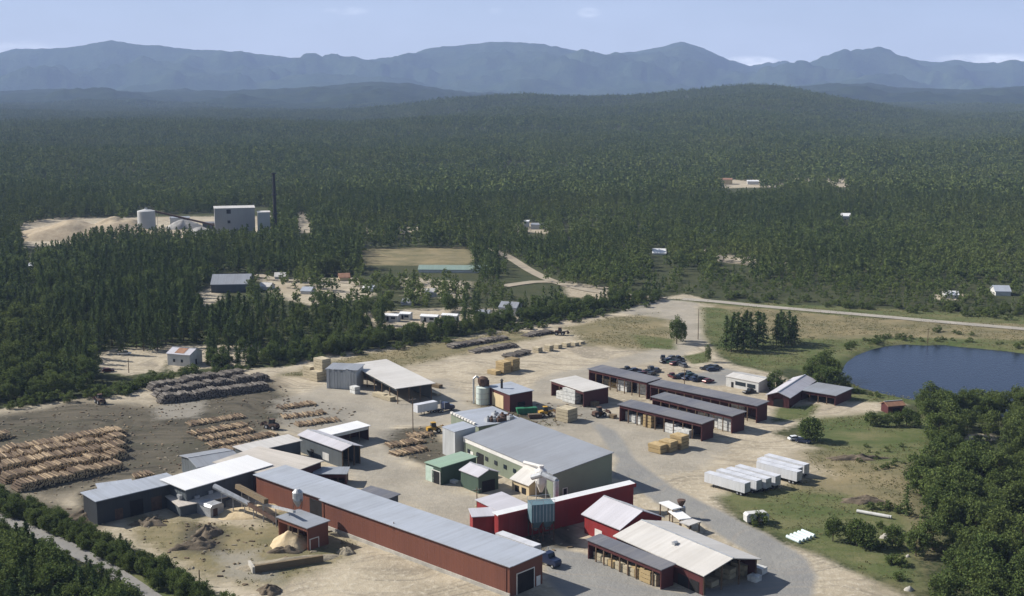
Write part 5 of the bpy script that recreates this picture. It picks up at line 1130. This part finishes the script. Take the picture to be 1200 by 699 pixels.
e = empty('waste_skip', G(617, 485), .2, 'green waste skip on the gravel behind the filing shed', 'skip'); MB().prism([(-3, 0), (-3.6, 2), (3.6, 2), (3, 0)], -1.2, 1.2, 'y').build('tub', M['machine_green'], e); MB().box(-3.4, 3.4, -1.0, 1.0, 1.99, 2.15).build('cover', M['machine_green'], e)
e = empty('waste_skip', G(627, 490), .2, 'low dark skip next to the green waste skip', 'skip'); MB().prism([(-2, 0), (-2.4, 1.3), (2.4, 1.3), (2, 0)], -1, 1, 'y').build('tub', M['rust'], e); MB().box(-2.3, 2.3, -.9, .9, 1.29, 1.4).build('load', M['spoil'], e)
# loading ramps at the right of the red barn
def canopy(p, q, c_, hh, label, mat='roof_white', legs=True):
    o0, rz, L, Wd = frame(p, q, c_, hh); e = empty('loading_canopy', o0, rz, label, 'canopy')
    MB().box(0, L, 0, Wd, hh, hh + .25).build('deck', M[mat], e)
    for x in (.3, L - .3):
        for y in (.3, Wd - .3): MB().box(x - .12, x + .12, y - .12, y + .12, 0, hh - .003).build('post', M['post'], e)
canopy((772, 590), (788, 598), (796, 594), 3.4, 'rear white loading canopy right of the red barn'); canopy((783, 600), (796, 610), (803, 603), 2.6, 'middle white canopy right of the red barn')
canopy((796, 613), (808, 617), (819, 611.5), 2.4, 'front pale canopy on posts right of the red barn', 'roof_pale')
c = G(798, 607); e = empty('hopper_unit', c, 0, 'grey hopper machine between the white canopies', 'machine'); MB().box(-1, 1, -1, 1, 0, 3).build('base', M['steel'], e); MB().lathe([(.4, 3), (1.1, 4.4), (1.1, 4.8)], 10).build('hopper', M['rust'], e)
# odds on the right-hand grass
e = empty('travel_trailer', G(886, 612), .25, 'old white camper in the bushes on the right-hand grass', 'camper'); MB().prism([(-3, .5), (-3.1, 2.2), (-2.6, 2.7), (2.4, 2.7), (3.1, 2), (3, .5)], -1.1, 1.1, 'y').build('shell', M['wall_white'], e); MB().box(-.4, .4, -1.15, -1.09, .6, 2.3).build('door', M['dark'], e); wheel(e, 0, -1.0, .4, .25); wheel(e, 0, 1.0, .4, .25)
for i in range(5):
    a = G(920 + i * 4.4, 634 - i * 1.7); d_ = G(934 + i * 4, 640 - i * 1.7) - G(920 + i * 4, 634 - i * 1.7); d_.normalize(); o = MB().cyl((-2.2, 0, 0), (2.2, 0, 0), .45, .45, 10).build('pipe', M['plastic_blue'], None, (a.x + 2, a.y, .45), math.atan2(d_.y, d_.x)); tag(o, 'pale plastic pipe in the small bundle on the right-hand grass', 'pipe', 'pipes on the grass')
a = G(1004, 601); d_ = G(1042, 608) - a
for i, lb in enumerate(('rear', 'front')):
    o = MB().cyl((0, 0, 0), (d_.length * (1 - .35 * i), 0, 0), .45, .45, 10).build('pipe', M['wall_white'], None, (a.x + i * 3, a.y - i * 1.8, .45), math.atan2(d_.y, d_.x)); tag(o, lb + ' of the two very long white pipes lying by the bushes', 'pipe')
heap('spoil_heap', 'brush and debris on the rough grass above the long pipes', 1012, 588, 7, 3, 1.2, 'spoil', 'brush heap', 40, noisef=1.0)
heap('spoil_heap', 'brush pile on the rough ground above the parked trailers', 1005, 538, 8, 2.4, 1.2, 'spoil', 'brush heap', 41, noisef=1.0)
def rock(px, py, s, label):
    o = heap('boulder', label, px, py, s, s * .8, s * .8, 'concrete', 'boulder', int(px), rings=5, n=9, noisef=.6)
for i, (px, py, s, t) in enumerate(((1038, 630, 1.6, 'largest pale boulder by the bushes'), (1063, 633, 1.0, 'small pale boulder right of the largest one'), (1064, 653, .8, 'small pale boulder at the wood edge'), (1065, 692, 1.2, 'pale boulder near the bottom of the wood edge'))): rock(px, py, s, t)
# poles
def pole(px, py, toppy, label, arm=True, name='utility_pole'):
    c = G(px, py); hh = hgt(px, toppy, py); e = empty(name, c, .5, label, 'pole'); MB().cyl((0, 0, -.3), (0, 0, hh), .17, .11, 8).build('shaft', M['post'], e)
    if arm:
        MB().box(-1.2, 1.2, -.07, .07, hh - .9, hh - .75).build('crossarm', M['post'], e)
        for x in (-1.1, -.5, .5, 1.1): MB().cyl((x, 0, hh - .75), (x, 0, hh - .5), .06, .05, 6).build('insulator', M['steel'], e)
    return c, hh
pole(559, 605, 571, 'tall dark pole in front of the bright red end block'); pole(234, 686, 668, 'short wooden pole beside the lower left belt of trees', False)
pole(484, 506, 466, 'utility pole on the gravel left of the corrugated tower'); pole(818, 398, 362, 'utility pole beside the entrance road', False); pole(343, 640, 617, 'thin pole at the front of the red shelter', False); pole(462, 648, 612, 'lamp pole along the lower side of the long red shed')
pole(802, 454, 432, 'utility pole behind the longest maroon shed'); pole(1087, 402, 386, 'short pole beside the road above the pond', False); pole(151, 437, 420, 'pole in the small sandy lot in the wood', False)
# ------------------------------------------------------------------ single trees and bushes
def tree_px(kind, px, py, toppy, label, group=None, sq=1.0):
    place_tree(kind, G(px, py), hgt(px, toppy, py) * (1.0), label, group, sq)
for (px, py, tp) in ((851, 411, 370), (857, 413, 374), (859, 406, 366), (864, 411, 366), (871, 412, 368), (874, 405, 364), (879, 409, 366), (887, 408, 365), (894, 405, 367), (890, 401, 366)): tree_px('p', px, py, tp, 'tall pine in the left clump on the meadow', 'pines in the left meadow clump', 1.0)
for (px, py, tp) in ((910, 405, 368), (914, 400, 364), (917, 404, 366), (924, 403, 365), (931, 402, 370), (920, 407, 374), (928, 406, 372)): tree_px('p', px, py, tp, 'tall pine in the right clump on the meadow', 'pines in the right meadow clump', 1.0)
tree_px('b', 793, 403, 372, 'lone dense tree standing beside the entrance road', None, .8); tree_px('b', 798, 400, 378, 'smaller tree touching the lone one beside the entrance road', None, .8); tree_px('b', 829.5, 424, 406, 'little narrow tree at the fork above the parked cars', None, .6)
for i, (px, py, tp, lb) in enumerate(((910, 458, 432, 'rounded tree between the office and the pond barn'), (956, 444, 416, 'tree on the grass at the left end of the pond, farthest back'), (966, 442, 412, 'tall tree at the left tip of the pond'), (975, 445, 416, 'tree right at the left tip of the pond'), (965, 458, 432, 'broad tree behind the pond carport'), (978, 458, 430, 'tree between the carport and the water'), (991, 456, 440, 'small tree at the near left shore'), (951, 517, 484, 'single broad tree standing in the middle of the right sand'), (962, 452, 428, 'tree behind the pond barn'), (948, 446, 426, 'small tree at the left of the pond tree group'), (1020, 499, 482, 'round bush like tree left of the pump hut'))):
    tree_px('b', px, py, tp, lb, None, 1.0)
tree_px('b', 944, 515, 492, 'smaller tree on the left side of the single broad tree', None, 1)
BU = [(1030, 500, 486, 'shore'), (1040, 500, 485, 'shore'), (1050, 499, 483, 'shore'), (1062, 499, 478, 'shore'), (1072, 501, 480, 'shore')]
for px, py, tp, _ in BU: tree_px('b', px, py, tp, 'leafy tree in the short row in front of the pump hut', 'trees before the pump hut', 1.1)
for i, (px, py, tp, lb) in enumerate(((976, 634, 606, 'dense rounded tree on the lower right grass, left of the group'), (1004, 640, 605, 'pointed tree in the middle of the lower right grass'), (1016, 643, 609, 'tree at the right of the pointed one on the lower right grass'), (997, 636, 612, 'small tree between the dense rounded and the pointed one'), (1046, 642, 612, 'tree just off the wood edge at the lower right'))): tree_px('b', px, py, tp, lb, None, .95)
tree_px('u', 889, 616, 600, 'dark bush in front of the old white camper'); tree_px('u', 881, 612, 602, 'small bush left of the old white camper')
random.seed(99)
def bushes(pts, n, label, group, s0=1.2, s1=2.8):
    pl = poly(pts); lo = pl.min(0); hi = pl.max(0); k = 0
    while k < n:
        a, b = random.uniform(lo[0], hi[0]), random.uniform(lo[1], hi[1])
        if inside(pl, np.array([a]), np.array([b]))[0]: place_tree('u', (a, b, -.1), random.uniform(s0, s1), label, group, 1.25); k += 1
bushes([(985, 402), (1040, 394), (1200, 404), (1200, 410), (1130, 402), (1040, 401), (992, 412)], 46, 'low bush on the far bank of the pond', 'bushes on the far bank of the pond', 1, 2.2)
bushes([(820, 352), (1000, 362), (1200, 377), (1200, 368), (1000, 355), (820, 346)], 60, 'low bush in the strip between the road and the wood', 'bushes above the road', 1.5, 4)
bushes([(0, 584), (100, 622), (180, 656), (260, 700), (220, 700), (140, 662), (0, 600)], 70, 'low bush along the lower left edge of the yard', 'bushes along the lower left edge', 1.2, 2.8)
bushes([(1000, 525), (1060, 520), (1060, 560), (1000, 548)], 16, 'scrubby bush on the rough ground right of the trailers', 'bushes on the rough ground', .7, 1.6)
bushes([(1020, 590), (1060, 600), (1060, 690), (1030, 650)], 18, 'bush at the edge of the lower right wood', 'bushes at the lower right wood edge', 1, 2.6)
bushes([(1080, 505), (1200, 503), (1200, 545), (1110, 545)], 30, 'low bush in the opening of the right-hand wood', 'bushes in the opening', 1, 3)
bushes([(985, 452), (1010, 459), (1050, 468), (1030, 468), (985, 458)], 12, 'low bush on the near bank of the pond', 'bushes on the near bank', .8, 1.8)
bushes([(1060, 390), (1110, 392), (1180, 396), (1110, 388)], 5, 'dark bush in the meadow above the pond', 'bushes in the meadow', 1.5, 2.6)
bushes([(0, 482), (60, 475), (150, 464), (200, 446), (200, 440), (60, 468), (0, 476)], 40, 'leafy bush along the foot of the left wood', 'bushes at the foot of the left wood', 2, 4)
bushes([(205, 444), (330, 430), (420, 416), (520, 404), (700, 374), (770, 358), (765, 354), (520, 398), (330, 426), (205, 438)], 90, 'leafy bush in the hedge behind the yard', 'bushes in the hedge behind the yard', 1.5, 3.6)
# ------------------------------------------------------------------ litter and rough growth
def scatter_mask(keys, n, x0, x1, y0, y1, thr=.5):
    out = []
    while len(out) < n:
        xs_ = rng.uniform(x0, x1, 20000); ys_ = rng.uniform(y0, y1, 20000); ok = np.zeros(xs_.shape, bool)
        for k in keys:
            for pl, s in ALLP[k]: ok |= inside(pl, xs_, ys_)
        if 'sand' not in keys: ok &= ~inside(PONDP, xs_, ys_)
        out += list(zip(xs_[ok], ys_[ok]))
    return out[:n]
random.seed(5)
def scraps(name, pts, mats, smin, smax, label, cat, flat=.5):
    mb = MB()
    for (a, b) in pts:
        s = random.uniform(smin, smax); th = random.random() * 3.14; c, q = math.cos(th), math.sin(th); ln = s * random.uniform(1, 3.2); h_ = s * flat
        v = []
        for z in (-.05, h_):
            for (u, w_) in ((-ln, -s), (ln, -s), (ln, s), (-ln, s)):
                k = .5 * (1 if z < 0 else .7) * random.uniform(.7, 1.2); v.append((a + (c * u - q * w_) * k, b + (q * u + c * w_) * k, z))
        mb.add(v, [(4, 5, 6, 7), (0, 1, 5, 4), (1, 2, 6, 5), (2, 3, 7, 6), (3, 0, 4, 7)], random.randrange(len(mats)))
    tag(mb.build(name, mats), label, cat, None, 'stuff')
scraps('wood_scraps', scatter_mask(['mud'], 1300, -300, 120, 260, 520) + scatter_mask(['dry'], 160, -260, 60, 230, 420), [M['lumber_old'], M['spoil'], M['bark'], M['lumber_old'], M['sandfill']], .2, .6, 'bark and wood scraps scattered over the muddy log yard', 'wood scraps')
gp = [p for p in scatter_mask(['grass', 'dry'], 22000, -330, 420, 235, 700)]
gp = [p for p in gp if not (proj(p[0], p[1], 0)[0] < 440 and proj(p[0], p[1], 0)[1] > 585 and random.random() < .8)]
gp = [p for p in gp if noise.noise(Vector((p[0] * .05, p[1] * .05, 2))) + .25 * random.random() > -.05]
vs = []; fs = []
gr_ = random.Random(3)
for a, b in gp:
    s = gr_.uniform(.12, .34)
    for k in range(3): quadleaf(vs, fs, Vector((a + gr_.gauss(0, .4), b + gr_.gauss(0, .4), s * .5)), s * .8, gr_, .4)
M['weed'] = leaf_mat('rough_grass', (.12, .14, .05), (.18, .17, .08), (.25, .21, .11), .3)
me = mk('rough_grass', vs, fs, M['weed']); o = bpy.data.objects.new('rough_grass', me); COL.objects.link(o); tag(o, 'tufts of rough grass and weeds over the meadow and yard edges', 'grass', None, 'stuff')
# ------------------------------------------------------------------ light, sky, air
SUN_EL = 36.0
sdir = Vector((-.958, .287, 0)).normalized()            # towards the sun, on the ground
sun = bpy.data.lights.new('sun', 'SUN'); so = bpy.data.objects.new('sun', sun); COL.objects.link(so)
sun.energy = 5.0; sun.angle = R(.53); sun.color = (1, .95, .87)
tv = Vector((sdir.x * math.cos(R(SUN_EL)), sdir.y * math.cos(R(SUN_EL)), math.sin(R(SUN_EL))))
so.rotation_euler = (-tv).to_track_quat('-Z', 'Y').to_euler(); so.location = (-300, 300, 400)
w = bpy.data.worlds.new('World'); SC.world = w; w.use_nodes = True; nt = w.node_tree; bg = nt.nodes['Background']
sky = N(nt, 'ShaderNodeTexSky', sky_type='NISHITA'); sky.sun_disc = False; sky.sun_elevation = R(SUN_EL); sky.sun_rotation = math.atan2(sdir.x, sdir.y)
sky.air_density = 1.0; sky.dust_density = 1.2; sky.ozone_density = 1.6; sky.altitude = 200
# thin white clouds low over the mountains and a few wisps
tc = N(nt, 'ShaderNodeTexCoord'); sx = N(nt, 'ShaderNodeSeparateXYZ'); nt.links.new(tc.outputs['Generated'], sx.inputs[0])
az = mth(nt, 'ARCTAN2', sx.outputs[0], sx.outputs[1]); el = mth(nt, 'ARCSINE', sx.outputs[2])
mp = N(nt, 'ShaderNodeMapping'); mp.inputs['Scale'].default_value = (1, 1, 3.2); nt.links.new(tc.outputs['Generated'], mp.inputs['Vector'])
cn = nz(nt, mp.outputs[0], 34, 7, .6); cn2 = nz(nt, mp.outputs[0], 9, 5, .55)
tot = None
for (cx, cy, rx, ry, amt) in ((878, 73, 34, 7, .85), (1165, 71, 70, 8, .7), (405, 13, 26, 5, .45), (690, 15, 14, 6, .55), (580, 13, 8, 4, .25), (20, 58, 60, 10, .3), (930, 79, 30, 6, .45)):
    d = ray(cx, cy).normalized(); ca = math.atan2(d.x, d.y); ce = math.asin(d.z)
    u = mth(nt, 'DIVIDE', mth(nt, 'SUBTRACT', az, ca), rx / F); v = mth(nt, 'DIVIDE', mth(nt, 'SUBTRACT', el, ce), ry / F)
    r2 = mth(nt, 'ADD', mth(nt, 'MULTIPLY', u, u), mth(nt, 'MULTIPLY', v, v))
    g = mth(nt, 'MULTIPLY', mth(nt, 'SUBTRACT', 1.15, r2, clamp=True), amt)
    tot = g if tot is None else mth(nt, 'MAXIMUM', tot, g)
cl = mth(nt, 'MULTIPLY', tot, ramp(nt, cn, .34, .62), clamp=True)
hz = mth(nt, 'MULTIPLY', ramp(nt, el, .15, .0), .7)     # brightness added to the sky colour towards the horizon, lifting the dimmed sky
sky_lift = mth(nt, 'MULTIPLY', ramp(nt, cn2, .4, .7), .12)
LIFT = 13.0
c1 = mixc(nt, mth(nt, 'ADD', hz, sky_lift, clamp=True), sky.outputs[0], (LIFT * .94, LIFT * 1.03, LIFT * 1.25))
c1 = mixc(nt, cl, c1, (21.5, 21.6, 22))
nt.links.new(c1, bg.inputs['Color']); bg.inputs['Strength'].default_value = .055
# one closed box of even air
hb = MB().box(-13000, 13000, -400, 19500, -63, 1500).build('haze', [])
m = bpy.data.materials.new('air'); m.use_nodes = True; nt = m.node_tree; nt.nodes.clear()
pv = N(nt, 'ShaderNodeVolumePrincipled'); out = N(nt, 'ShaderNodeOutputMaterial'); nt.links.new(pv.outputs[0], out.inputs['Volume'])
pv.inputs['Color'].default_value = (.46, .62, 1.0, 1); pv.inputs['Density'].default_value = 6.4e-5; pv.inputs['Anisotropy'].default_value = .0
hb.data.materials.append(m); hb['kind'] = 'stuff'; hb['label'] = 'pale blue air between the yard and the mountains'
SC.view_settings.view_transform = 'Standard'; SC.view_settings.look = 'None'; SC.view_settings.exposure = .8; SC.view_settings.gamma = 1
SC.render.engine = 'CYCLES'; SC.cycles.volume_bounces = 0; SC.cycles.max_bounces = 6; SC.cycles.diffuse_bounces = 2; SC.cycles.transparent_max_bounces = 8
